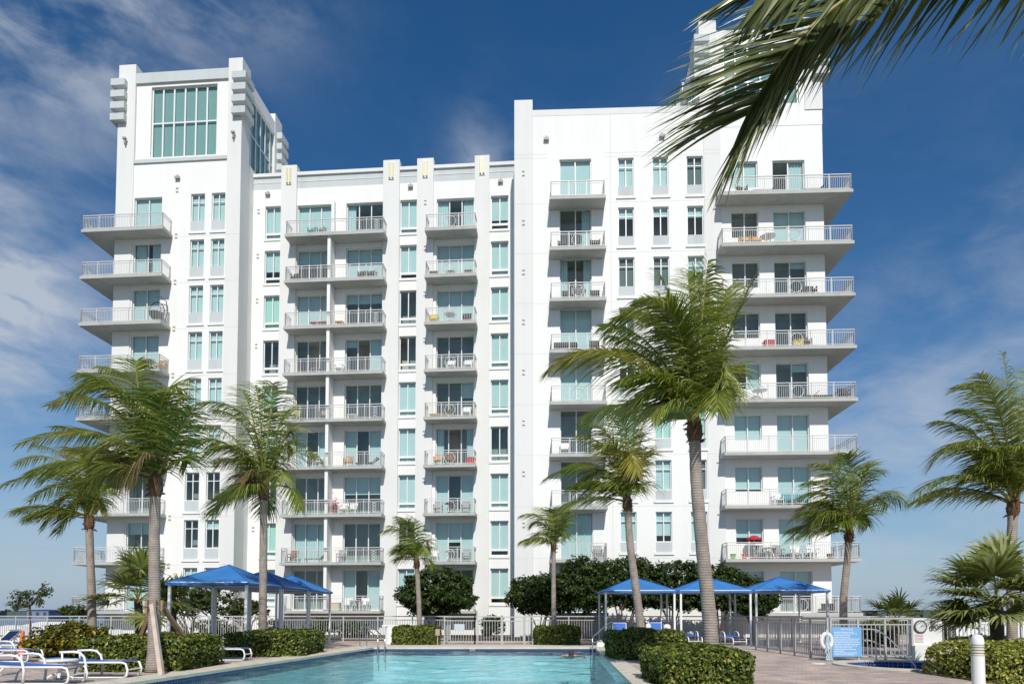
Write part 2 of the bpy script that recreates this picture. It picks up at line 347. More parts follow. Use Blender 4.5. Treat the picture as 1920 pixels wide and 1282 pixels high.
# the deck: a sheet with a pool-shaped and a spa-shaped hole
def ring(mb, cx, cy, r0, r1, z, n=48):
    for j in range(n):
        a, b = 2*math.pi*j/n, 2*math.pi*(j+1)/n
        mb.face([Vector((cx+r0*math.cos(a), cy+r0*math.sin(a), z)), Vector((cx+r1*math.cos(a), cy+r1*math.sin(a), z)), Vector((cx+r1*math.cos(b), cy+r1*math.sin(b), z)), Vector((cx+r0*math.cos(b), cy+r0*math.sin(b), z))])
def sq(a, cx, cy, s):
    c, q = math.cos(a), math.sin(a); k = s/max(abs(c), abs(q)); return Vector((cx+c*k, cy+q*k, 0))
S0 = 2.6
for j in range(48):
    a, b = 2*math.pi*j/48, 2*math.pi*(j+1)/48
    d.face([Vector((SPC.x+SPR*math.cos(a), SPC.y+SPR*math.sin(a), 0)), sq(a, SPC.x, SPC.y, S0), sq(b, SPC.x, SPC.y, S0), Vector((SPC.x+SPR*math.cos(b), SPC.y+SPR*math.sin(b), 0))])
x0, x1, y0, y1 = SPC.x-S0, SPC.x+S0, SPC.y-S0, SPC.y+S0
def lerpx(a, b, y): t = (y-a.y)/(b.y-a.y); return a.x+(b.x-a.x)*t
ys = [YN, 5.5, y0, y1, 31.9, YF]
for ya, yb in zip(ys, ys[1:]):
    ra = [lerpx(oNR, oFR, y) if 5.5 <= y <= 31.9 else None for y in (ya, yb)]; la = [lerpx(oNL, oFL, y) if 5.5 <= y <= 31.9 else None for y in (ya, yb)]
    if None in ra or None in la: d.quad((XL, ya, 0), (XR, ya, 0), (XR, yb, 0), (XL, yb, 0)); continue
    d.quad((XL, ya, 0), (la[0], ya, 0), (la[1], yb, 0), (XL, yb, 0))
    if ya == y0:
        d.quad((ra[0], ya, 0), (x0, ya, 0), (x0, yb, 0), (ra[1], yb, 0)); d.quad((x1, ya, 0), (XR, ya, 0), (XR, yb, 0), (x1, yb, 0))
    else: d.quad((ra[0], ya, 0), (XR, ya, 0), (XR, yb, 0), (ra[1], yb, 0))
for a, b in ((B1, B2), (B2, B3), (B3, B4), (B4, B1)): d.face([Z(a, -14), Z(b, -14), b, a])
tag(d.build('pool_deck', PAVER), kind='structure')
c = MB(); HC = .025
for a, b, oa, ob in ((FR, FL, oFR, oFL), (NR, FR, oNR, oFR), (FL, NL, oFL, oNL)):
    c.face([Z(oa, HC), Z(a, HC), Z(b, HC), Z(ob, HC)]); c.face([Z(a, HC), Z(a, -.05), Z(b, -.05), Z(b, HC)]); c.face([Z(oa, 0), Z(oa, HC), Z(ob, HC), Z(ob, 0)])
# joints between coping slabs
tag(c.build('pool_coping', COPE), kind='structure')
j = MB()
for (a, b, oa, ob) in ((NR, FR, oNR, oFR), (NL, FL, oNL, oFL)):
    for k in range(1, 30):
        t = k/30; p = a.lerp(b, t); q = oa.lerp(ob, t); dr = (b-a).normalized()*.006
        j.face([Z(p-dr, HC+.004), Z(p+dr, HC+.004), Z(q+dr, HC+.004), Z(q-dr, HC+.004)])
tag(j.build('pool_coping_joints', mat('coping_grout', (.42, .37, .30), .9)), kind='structure')
t_ = MB(); ins = .03
def inset(v): ce = Vector((-2.5, 17, 0)); return v+(ce-v).normalized()*(-.02)
pts = [FR, FL, NL, NR]
for a, b in zip(pts, pts[1:]+pts[:1]):
    t_.mi = 0; t_.face([Z(a, -.05), Z(b, -.05), Z(b, -.34), Z(a, -.34)]); t_.mi = 1; t_.face([Z(a, -.34), Z(b, -.34), Z(b, -1.4), Z(a, -1.4)])
t_.mi = 1; t_.face([Z(q, -1.4) for q in pts])
tag(t_.build('pool_basin', [TILE, PLASTER]), kind='structure')
w = MB(); w.smooth = True; rw = random.Random(14); NX, NY = 110, 260
WV = [(rw.uniform(-.9, .9)+1.57, 2*math.pi/rw.uniform(.35, 1.9), rw.uniform(0, 6.28)) for _ in range(16)]
def wave(x, y): return sum(math.sin((x*math.cos(a)+y*math.sin(a))*k+p)*.030/k**.95 for a, k, p in WV)
for jy in range(NY+1):
    t = jy/NY; A, B = NL.lerp(FL, t), NR.lerp(FR, t)
    for ix in range(NX+1): p = A.lerp(B, ix/NX); w.v.append((p.x, p.y, -.15+wave(p.x, p.y)))
for jy in range(NY):
    for ix in range(NX): i = jy*(NX+1)+ix; w.f.append((i, i+1, i+NX+2, i+NX+1)); w.m.append(0)
tag(w.build('pool_water', WATER), kind='structure')
# spa
s = MB(); s.mi = 0; ring(s, SPC.x, SPC.y, 1.66, SPR+.02, .04); s.lathe([(SPR+.02, 0), (SPR+.02, .04)], (SPC.x, SPC.y, 0), 48)
s.lathe([(1.66, .04), (1.66, .0)], (SPC.x, SPC.y, 0), 48)
s.mi = 1; s.lathe([(1.66, 0), (1.66, -.9), (0.01, -.9)], (SPC.x, SPC.y, 0), 48)
tag(s.build('spa_basin', [COPE, SPATILE]), kind='structure')
w = MB(); ring(w, SPC.x, SPC.y, .0, 1.655, -.22); tag(w.build('spa_water', WATER), kind='structure')
s = MB(); s.quad((-24, 36.9+2, .004), (12.6, 36.0, .004), (12.6, 47.8, .004), (-24, 47.8, .004)); tag(s.build('planting_bed', SOIL), kind='structure')

# ================================================================= THE APARTMENT BUILDING
M = Frame(-7.29, 47.85, 4.4); RF = Frame(7.14, 43.1, 2.3)
bld = empty('apartment_building', (0, 46, 0), 'white stepped apartment tower with stacked balconies and two glazed corner towers behind the pool', 'building')
def wall_grid(mb, F, w, u0, u1, z0, z1, ops, depth):
    us = sorted({u0, u1, *[q for o in ops for q in o[:2] if u0 < q < u1]}); zs = sorted({z0, z1, *[q for o in ops for q in o[2:4] if z0 < q < z1]})
    for a, b in zip(us, us[1:]):
        zstart = None
        for c0, c1 in zip(zs, zs[1:]):
            um, zm = (a+b)/2, (c0+c1)/2
            if any(o[0] < um < o[1] and o[2] < zm < o[3] for o in ops): continue
            mb.quad((a, w, c0), (b, w, c0), (b, w, c1), (a, w, c1))
    for (a, b, c0, c1) in ops:
        e = w-depth
        mb.quad((a, w, c0), (a, e, c0), (a, e, c1), (a, w, c1)); mb.quad((b, e, c0), (b, w, c0), (b, w, c1), (b, e, c1))
        mb.quad((a, w, c1), (b, w, c1), (b, e, c1), (a, e, c1)); mb.quad((a, e, c0), (b, e, c0), (b, w, c0), (a, w, c0))
rooms = {}
def room(F, w, a, b, c0, c1, dp=1.1):
    mb = MB(F); e = w-dp; a -= .3; b += .3; c1 += .02
    mb.quad((a, e, c0), (b, e, c0), (b, e, c1), (a, e, c1)); mb.quad((a, w, c0), (a, e, c0), (a, e, c1), (a, w, c1)); mb.quad((b, e, c0), (b, w, c0), (b, w, c1), (b, e, c1))
    mb.quad((a, w, c1), (b, w, c1), (b, e, c1), (a, e, c1)); mb.quad((a, e, c0), (b, e, c0), (b, w, c0), (a, w, c0))
    return mb
def glazing(name, F, w, a, b, c0, c1, cols, blinds=1, transom=None, rows=None, low=None, glass=None, fw=.055, door=False, curtain=False, openp=None, label=None, bm=None):
    """one window or sliding door: its frame is the object, panes and blinds are its children; w is the glass plane"""
    f = MB(F); g_ = MB(F); bl = MB(F)
    zs = [c0, c1]
    f.box(a, a+fw, w-.05, w+.04, c0, c1); f.box(b-fw, b, w-.05, w+.04, c0, c1)
    f.box(a+fw, b-fw, w-.05, w+.038, c1-fw, c1); f.box(a+fw, b-fw, w-.05, w+.038, c0, c0+fw)
    zb = c0+fw
    if low: f.box(a+fw, b-fw, w-.05, w+.06, c0+low, c0+low+.15); zb = c0+low+.15
    wd = (b-a)/cols
    for k in range(1, cols): f.box(a+wd*k-fw*.6, a+wd*k+fw*.6, w-.05, w+.034, zb, c1-fw)
    if transom is not None:
        zt = c1-(c1-c0)*transom; f.box(a+fw, b-fw, w-.045, w+.028, zt-.025, zt+.025)
    if rows:
        for k in range(1, rows): zt = c0+(c1-c0)*k/rows; f.box(a+fw, b-fw, w-.045, w+.028, zt-.05, zt+.05)
    if not isinstance(blinds, (list, tuple)): blinds = [blinds]*cols
    for k in range(cols):
        ua, ub = a+wd*k+.03, a+wd*(k+1)-.03
        if openp == k: continue
        g_.quad((ua, w, c0+.02), (ub, w, c0+.02), (ub, w, c1-.02), (ua, w, c1-.02))
    for k in range(cols):
        ua, ub = a+wd*k+.01, a+wd*(k+1)-.01; v = blinds[k]
        if v <= 0 or openp == k: continue
        if curtain:      # pleated drape
            n = 10
            for q in range(n):
                x0_, x1_ = ua+(ub-ua)*q/n, ua+(ub-ua)*(q+1)/n; d0, d1 = (.10, .16) if q % 2 else (.16, .10)
                if v < 1 and (q/n > v if k == 0 else (1-(q+1)/n) > v): continue
                bl.quad((x0_, w-d0, c0+.02), (x1_, w-d1, c0+.02), (x1_, w-d1, c1-.02), (x0_, w-d0, c1-.02))
        else:
            zz = c1-(c1-zb)*v
            bl.quad((ua, w-.11, zz), (ub, w-.11, zz), (ub, w-.11, c1-.02), (ua, w-.11, c1-.02))
    if low and max(blinds) > .9 and random.random() < .6: bl.quad((a+.05, w-.11, c0+.03), (b-.05, w-.11, c0+.03), (b-.05, w-.11, c0+low), (a+.05, w-.11, c0+low))
    o = f.build(name, FRAME, bld)
    g_.build('pane', glass or GLASS, o)
    if bl.v: bl.build('curtain' if curtain else 'blind', bm or (CURT if curtain else BLIND), o)
    room(F, w-.06, a, b, c0, c1).build('room', ROOM, o)
    return o
def railing(F, segs, z, h, parent, rings=(), lattice=None, pitch=.115, post=1.25):
    """segs: list of (u0,w0,u1,w1) runs"""
    mb = MB()
    for (a0, b0, a1, b1) in segs:
        A, B = F.P(a0, b0, 0), F.P(a1, b1, 0); L = (B-A).length; dr = (B-A)/L
        fr = Frame(0, 0, 0); fr.o = A; fr.e = dr; fr.n = Vector((-dr.y, dr.x, 0)); q = MB(fr)
        q.box(-.025, L+.025, -.03, .03, z+h-.045, z+h); q.box(0, L, -.016, .016, z+h-.19, z+h-.155); q.box(0, L, -.016, .016, z+.07, z+.105)
        npst = max(1, round(L/post))
        for k in range(npst+1):
            x = L*k/npst; q.box(x-.024, x+.024, -.024, .024, z, z+h-.045)
        n = int(L/pitch)
        for k in range(1, n):
            x = L*k/n; q.box(x-.009, x+.009, -.009, .009, z+.105, z+h-.19)
        mb.v, off = mb.v+q.v, len(mb.v); mb.f += [tuple(i+off for i in f) for f in q.f]; mb.m += q.m
    for (cu, cw, r) in rings:
        n = 22
        P = [F.P(cu+r*math.cos(2*math.pi*k/n), cw+.02, z+.105+(h-.3)/2+r*math.sin(2*math.pi*k/n)) for k in range(n+1)]
        mb.tube(P, .022, 5, cap=False)
    if lattice:
        u0, u1, cw = lattice; n = 4; hh = (h-.3)/n
        for k in range(n):
            za = z+.105+hh*k
            mb.bar(F.P(u0, cw+.02, za), F.P(u1, cw+.02, za+hh), .02, n=4); mb.bar(F.P(u1, cw+.02, za), F.P(u0, cw+.02, za+hh), .02, n=4)
    return mb.build('railing', RAILM, parent)
def slab(F, boxes, z, th=.2, label=None):
    mb = MB(F)
    for (u0, u1, w0, w1) in boxes: mb.box(u0, u1, w0, w1, z, z+th)
    return mb.build('balcony', CONC, bld)

LV = dict(L=(1.46, 3.315), M=(1.49, 3.335), R=(1.34, 3.29))
def zs(b, k): return LV[b][0]+LV[b][1]*k          # underside of slab k
def wt(b, k): return {'L': 31.11-3.31*(8-k), 'M': 31.21-3.325*(8-k), 'R': 31.05-3.305*(8-k)}[b]
STH = .2
# ---- left tower (frame M, face at w=2)
LW = 2.0; ops = []
Lwin = {'a': [1, 1, 1, 1, 1, 1, 0, 0, 1], 'b': [1, 1, 1, 1, 1, 1, 0, .35, 1], 'd': [1, .75, 1, 1, 1, 1, .0, .3, 1]}
for i, k in enumerate(range(8, -1, -1)):
    t = wt('L', k)
    ops += [(-15.31, -14.29, t-1.97, t), (-13.78, -12.8, t-1.97, t), (-19.5, -17.45, zs('L', k)+STH, t-.1)]
WB = -14
wl_ = MB(M)
BASEZ = 0
tw_op = (-18.5, -13.6, 34.0, 39.2)
wall_grid(wl_, M, LW, -19.6, -12.7, WB, 33.62, ops, .22)
wall_grid(wl_, M, LW-.12, -19.6, -12.7, 33.5, 40.15, [tw_op], .2)
wl_.quad((-20.85, LW, WB), (-20.85, -9, WB), (-20.85, -9, 40.15), (-20.85, LW, 40.15))
side_op = (LW-5.5, LW-.9, 33.2, 39.2)   # glazed flank towards the middle wing
SF = Frame(0, 0, 0); SF.o = M.P(-11.7, 0, 0); SF.e = M.n*-1; SF.n = M.e     # flank frame: u runs back from the face
sg = MB(SF); wall_grid(sg, SF, 0, -LW, 4.6, WB, 40.15, [(-1.1, 3.7, 33.9, 39.2)], .2)
wl_.v, off = wl_.v+sg.v, len(wl_.v); wl_.f += [tuple(i+off for i in f) for f in sg.f]; wl_.m += sg.m
wl_.quad((-20.85, -4.6, 33), (-11.7, -4.6, 33), (-11.7, -4.6, 40.15), (-20.85, -4.6, 40.15))
wl_.quad((-20.85, LW-.2, 39.9), (-11.7, LW-.2, 39.9), (-11.7, -4.6, 39.9), (-20.85, -4.6, 39.9))
wl_.build('tower_wall', WHITE, bld)
for (a, b) in ((-20.87, -19.6), (-12.7, -11.68)):
    p = MB(M); p.box(a, b, .8, LW+.06, WB, 40.85); p.build('corner_pier', WHITE2, bld)
for (a, b) in ((-20.87, -19.75), (-12.62, -11.68)):
    p = MB(M); p.box(a, b, -4.7, -3.4, 33, 40.85); p.build('corner_pier', WHITE2, bld)
for (a, b, w0, w1) in ((-21.25, -20.2, 1.0, LW+.42), (-12.3, -11.28, 1.0, LW+.42), (-12.3, -11.28, -5.1, -3.8), (-21.25, -20.2, -5.1, -3.8)):
    for q in range(4):
        z0 = 36.55+q*.85; p = MB(M); p.box(a, b, w0, w1, z0, z0+.5); p.build('corner_fin', GREY, bld, .02)
p = MB(M); p.box(-19.6, -12.7, LW-.12, LW+.10, 33.5, 33.75); p.build('ledge', GREY, bld); p = MB(M); p.box(-19.6, -12.7, LW-.2, LW+.02, 39.45, 40.2); p.build('parapet_band', GREY, bld)
glazing('tower_window', M, LW-.3, *tw_op, 6, 1, rows=2, glass=TGLASS, fw=.09)
glazing('tower_window', SF, -.18, -1.1, 3.7, 33.9, 39.2, 6, [1, 1, .9, 1, 1, .85], rows=2, glass=TGLASS, fw=.09)
for i, k in enumerate(range(8, -1, -1)):
    t = wt('L', k)
    for (key, a, b) in (('a', -15.31, -14.29), ('b', -13.78, -12.8)):
        o = glazing('window', M, LW-.16, a, b, t-1.97, t, 2, Lwin[key][i], transom=.3)
        q = MB(M); q.box(a, b, LW-.04, LW+.012, t-2.72, t-1.975); q.build('spandrel', GREY, o)
        q = MB(M); q.box(a-.12, b+.12, LW, LW+.07, t-2.9, t-2.73); q.build('sill', WHITE, o)
    glazing('sliding_door', M, LW-.18, -19.5, -17.45, zs('L', k)+STH, t-.1, 2, Lwin['d'][i], curtain=k in (7,))
    z = zs('L', k)
    o = slab(M, [(-22.55, -16.6, LW+.01, 3.2), (-22.55, -20.9, -2.6, LW+.01)], z)
    railing(M, [(-22.45, 3.1, -16.7, 3.1), (-16.7, 3.1, -16.7, LW+.05), (-22.45, -2.5, -22.45, 3.1)], z+STH, 1.02, o)

# ---- middle wing (frame M, face at w=0)
ops = []; cols = {'A': (-10.79, -9.59), 'B': (-.76, .46), 'C': (5.8, 7.06)}
MB_ = {'A': [1, .75, 1, 0, .8, .9, 0, 1, 1], 'B': [1, 1, 0, 0, 1, 1, 1, 0, 1], 'C': [.85, 1, 1, 1, .95, .0, 1, 1, 1]}
doors = {'SL': (-8.37, -5.78), 'SR': (-4.72, -2.03), 'S': (1.9, 4.6)}
MD = {'SL': [1, .35, 1, 0, 0, [1, 0, 1], 0, 1, 0], 'SR': [[.6, 0, 0], 1, .25, [.2, 0, 1], 0, [1, 0, 1], .45, 0, [1, 0, 1]],
      'S': [[.8, 0, .8], 1, .9, 0, [0, 0, .4], [.5, 0, .5], [1, 0, 1], [1, .5, 1], 0]}
CUR = {('S', 8), ('S', 3), ('SR', 8), ('SL', 1)}
OPN = {('SL', 5): 1, ('S', 3): 1, ('SR', 5): 1, ('B', 5): 0}
RECW = -.3
for k in range(9):
    t = wt('M', k)
    for key, (a, b) in cols.items(): ops.append((a, b, t-2.42, t))
    for key, (a, b) in doors.items(): ops.append((a, b, zs('M', k)+STH, t-.05))
wl_ = MB(M)
wall_grid(wl_, M, 0, -11.72, 7.6, WB, 32.45, ops, .3)
wl_.quad((-11.72, 0, 33.62), (7.6, 0, 33.62), (7.6, -9, 33.3), (-11.72, -9, 33.3))
wl_.build('wing_wall', WHITE, bld)
p = MB(M); p.box(-11.7, 7.6, -.35, -.03, 32.45, 33.4); p.build('parapet_band', GREY, bld)
p = MB(M); p.box(-11.7, 7.6, -.36, .09, 33.4, 33.64); p.box(-11.7, 7.6, -.3, -.005, 32.95, 33.0); p.build('parapet_cap', WHITE2, bld)
for (a, b) in ((-9.56, -8.4), (-1.99, -.79), (.49, 1.68), (4.66, 5.71)):
    p = MB(M); p.box(a, b, -.35, .16, WB, 34.12); o = p.build('pilaster', WHITE2, bld)
    mu = (a+b)/2
    l = MB()
    l.tube([M.P(mu-.11, .24, 32.75), M.P(mu-.11, .24, 33.85)], .075, 8); l.tube([M.P(mu+.11, .24, 32.75), M.P(mu+.11, .24, 33.85)], .075, 8); l.smooth = False
    lo = l.build('wall_lamp', LAMPM, bld); l = MB(M); l.box(mu-.2, mu+.2, .16, .22, 32.66, 33.92); l.build('backplate', FRAME, lo)
for i, k in enumerate(range(8, -1, -1)):
    t = wt('M', k); z = zs('M', k)
    for key, (a, b) in cols.items():
        o = glazing('window', M, -.2, a, b, t-2.42, t, 2, MB_[key][i], low=.32, openp=OPN.get((key, k)), bm=GBLIND if (key, k) in (('A', 6), ('A', 1)) else None)
        q = MB(M); q.box(a-.08, b+.08, 0, .06, t-2.62, t-2.47); q.build('sill', WHITE, o)
    for key, (a, b) in doors.items():
        glazing('sliding_door', M, -.24, a, b, z+STH, t-.05, 3, MD[key][i], curtain=(key, k) in CUR, openp=OPN.get((key, k)))
    o = slab(M, [(-8.8, -1.62, .165, 1.22), (-8.39, -1.995, .01, .165)], z)
    railing(M, [(-8.7, 1.12, -1.72, 1.12), (-8.7, .2, -8.7, 1.12), (-1.72, 1.12, -1.72, .2)], z+STH, 1.02, o, lattice=(-2.32, -2.0, 1.12))
    dv = MB(M); top = zs('M', k+1) if k < 8 else 31.9
    if k < 8: dv.box(-5.72, -5.50, -.24, 1.05, z+STH, top)
    else:
        dv.box(-5.72, -5.50, -.24, .35, z+STH, 31.2)
    dv.build('divider', WHITE, o)
    o = slab(M, [(1.27, 4.9, .165, 1.22), (1.7, 4.65, .01, .165)], z)
    railing(M, [(1.37, 1.12, 4.8, 1.12), (1.37, .2, 1.37, 1.12), (4.8, 1.12, 4.8, .2)], z+STH, 1.02, o, rings=[(3.1, 1.12, .36)])
# ---- right wing (frame RF, face at w=0)
ops = []; Rc = {'a': (-.26, .76), 'b': (1.97, 2.99), 'c': (4.17, 5.21)}
Rw = {'a': [1, .35, .99, .99, .3, 1, .5, 1, 1], 'b': [1, .3, .99, .5, .4, 1, 1, .8, 1], 'c': [.99, .33, .5, .99, 1, 1, .99, 1, 1]}
Rd = [1, [0, .5], [.45, .45], 1, 1, 0, 0, 1, 0]; RA = [1, 0, 0, 0, [0, 1], 1, .9, .75, .4]; RB = [[0, 1], .75, [0, .15], .0, [.0, .2], 1, .8, .88, .4]
for k in range(9):
    t = wt('R', k)
    for a, b in Rc.values(): ops.append((a, b, t-1.92, t))
    zd = zs('R', k)+STH
    ops += [(-4.05, -1.99, zd, t+.0), (6.97, 8.69, zd+1.0, t-.45), (9.64, 11.67, zd, t-.45)]
wl_ = MB(RF)
wall_grid(wl_, RF, 0, -5.8, 12.83, WB, 34.4, ops, .22)
wl_.quad((12.83, 0, WB), (12.83, -11, WB), (12.83, -11, 34.4), (12.83, 0, 34.4)); wl_.quad((-6.97, -11, WB), (-6.97, 0, WB), (-6.97, 0, 34.4), (-6.97, -11, 34.4))
wl_.quad((-6.97, -.3, 34.2), (12.83, -.3, 34.2), (12.83, -11, 34.2), (-6.97, -11, 34.2)); wl_.quad((-6.97, -11, 30), (12.83, -11, 30), (12.83, -11, 34.4), (-6.97, -11, 34.4))
wl_.build('wing_wall', WHITE, bld)
p = MB(RF); p.box(-6.99, -5.8, -1.0, .05, WB, 35.1); p.build('corner_pier', WHITE2, bld)
p = MB(RF); p.box(-5.8, 5.0, -.3, .012, 34.0, 34.42); p.build('parapet_cap', WHITE2, bld)
p = MB(RF); p.box(5.27, 6.35, -.3, .05, WB, 33.9); p.build('pier', WHITE2, bld)
# right tower
tw = MB(RF); top_ = (6.6, 11.4, 33.6, 38.4)
wall_grid(tw, RF, .015, 5.05, 12.85, 32.9, 39.4, [top_], .2)
SR = Frame(0, 0, 0); SR.o = RF.P(5.05, .015, 0); SR.e = RF.n; SR.n = RF.e*-1
sg = MB(SR); wall_grid(sg, SR, 0, -6.2, 0, 33.9, 39.4, [(-5.2, -1.2, 34.6, 38.4)], .2)
tw.v, off = tw.v+sg.v, len(tw.v); tw.f += [tuple(i+off for i in f) for f in sg.f]; tw.m += sg.m
tw.quad((12.85, 0, 33), (12.85, -6.2, 33), (12.85, -6.2, 39.4), (12.85, 0, 39.4)); tw.quad((5.05, -6.2, 33), (12.85, -6.2, 33), (12.85, -6.2, 39.4), (5.05, -6.2, 39.4))
tw.quad((5.05, -.2, 39.2), (12.85, -.2, 39.2), (12.85, -6.2, 39.2), (5.05, -6.2, 39.2))
tw.build('tower_wall', WHITE, bld)
glazing('tower_window', RF, -.16, *top_, 6, 1, rows=2, glass=TGLASS, fw=.09)
glazing('tower_window', SR, -.16, -5.2, -1.2, 34.6, 38.4, 5, 1, rows=2, glass=TGLASS, fw=.09)
for (a, b, w0, w1) in ((5.03, 6.15, -1.1, .07), (11.75, 12.87, -1.1, .07), (5.03, 6.1, -6.3, -5.1), (11.75, 12.87, -6.3, -5.1)):
    p = MB(RF); p.box(a, b, w0, w1, 33.9 if w1 > 0 else 34.1, 40.05); p.build('corner_pier', WHITE2, bld)
for (a, b, w0, w1) in ((4.65, 5.65, -1.0, .42), (4.65, 5.65, -6.7, -5.4), (12.25, 13.25, -1.0, .42)):
    for q in range(4):
        p = MB(RF); p.box(a, b, w0, w1, 36.0+q*.8, 36.48+q*.8); p.build('corner_fin', GREY, bld, .02)
for i, k in enumerate(range(8, -1, -1)):
    t = wt('R', k); z = zs('R', k); zd = z+STH
    for key, (a, b) in Rc.items():
        o = glazing('window', RF, -.16, a, b, t-1.92, t, 2, Rw[key][i], transom=.3, bm=GBLIND if k == 3 else (SHEER if Rw[key][i] == .99 else None))
        q = MB(RF); q.box(a, b, -.04, .012, t-2.56, t-1.925); q.build('spandrel', GREY, o)
        q = MB(RF); q.box(a-.12, b+.12, 0, .07, t-2.74, t-2.57); q.build('sill', WHITE, o)
    glazing('sliding_door', RF, -.18, -4.05, -1.99, zd, t, 2, Rd[i], curtain=k in (7, 6, 1))
    glazing('window', RF, -.16, 6.97, 8.69, zd+1.0, t-.45, 2, RA[i], openp=0 if k == 4 else None)
    glazing('sliding_door', RF, -.18, 9.64, 11.67, zd, t-.45, 2, RB[i], curtain=k in (8,))
    o = slab(RF, [(-4.72, -1.16, .005, 1.22)], z)
    railing(RF, [(-4.62, 1.12, -1.26, 1.12), (-4.62, .05, -4.62, 1.12), (-1.26, 1.12, -1.26, .05)], zd, 1.02, o, rings=[(-2.95, 1.12, .36)] if k in (2, 4, 6, 7) else [])
    o = slab(RF, [(6.0, 14.15, .055, 1.22), (12.84, 14.15, -5, .055)], z)
    railing(RF, [(6.1, 1.12, 14.05, 1.12), (6.1, .1, 6.1, 1.12), (14.05, 1.12, 14.05, -4.9)], zd, 1.02, o, rings=[(10.55, 1.12, .36)] if k not in (8, 3) else [])
VENTM = mat('tan_grey_vent', (.27, .25, .22), .9)  # tan-grey colour of the vent slots
# small fittings: scuppers, floodlights, joints
for k in range(9):
    for (F, u, w_, dz) in ((M, -16.35, LW, 3.1), (M, -11.3, 0, 2.5), (M, 1.1, .16, 2.5), (RF, -6.4, .05, 2.3), (RF, 5.9, .05, 2.9)):
        if F is RF and u > 0: z0 = zs('R', k)-.25; rows_ = 1
        else: z0 = (zs('M', k) if F is M else zs('R', k))+dz; rows_ = 2
        q = MB(F)
        q.mi = 0
        if rows_ == 2: q.box(u-.12, u+.12, w_-.02, w_+.006, z0-.02, z0+.39)
        q.mi = 1
        for r in range(rows_): q.box(u-.085, u+.085, w_-.01, w_+.025, z0+r*.26, z0+r*.26+.075)
        q.build('wall_vent', [WHITE2, VENTM], bld)
for (F, u, w_, z0) in ((M, -16.3, LW, 32.2), (M, -10.6, 0, 32.0), (M, .0, .0, 32.05), (M, 6.5, 0, 32.1), (RF, -4.9, 0, 32.3), (RF, 2.6, 0, 32.3), (RF, 4.6, 0, 32.3)):
    q = MB(F); q.box(u-.17, u+.17, w_, w_+.2, z0, z0+.16); q.box(u-.05, u+.05, w_, w_+.12, z0+.16, z0+.3); q.build('floodlight', mat('floodlight_grey', (.36, .36, .35), .6) if u == -16.3 else bpy.data.materials['floodlight_grey'], bld)
for (u, w_) in ((-20.2, LW+.06), (-12.2, LW+.06)):
    q = MB(M); q.box(u-.05, u+.05, w_, w_+.22, 34.9, 35.2); q.box(u-.12, u+.12, w_+.1, w_+.3, 35.2, 35.32); q.build('floodlight', bpy.data.materials['floodlight_grey'], bld)
JM = mat('stucco_joint', (.60, .61, .60), .9)
q = MB(M); q2 = MB(RF)
for k in range(0, 10):
    z0 = zs('L', k)+.05
    if k < 9:
        q.box(-12.7, -11.68, LW+.061, LW+.064, z0, z0+.025); q.box(-16.5, -12.72, LW+.001, LW+.004, z0+.0, z0+.02)
    z0 = wt('R', k)+.35 if k < 9 else 31.15
    q2.box(-6.97, -5.8, .051, .054, z0, z0+.022); q2.box(-5.8, -4.8, .001, .004, z0, z0+.022); q2.box(-1.1, 5.2, .001, .004, z0, z0+.018); q2.box(5.3, 6.3, .051, .054, z0, z0+.02)
q2.box(-5.82, -5.79, .051, .054, 2, 35); q2.box(-.75, -.72, .001, .004, 2, 34)
q.build('stucco_joint', JM, bld); q2.build('stucco_joint', JM, bld)

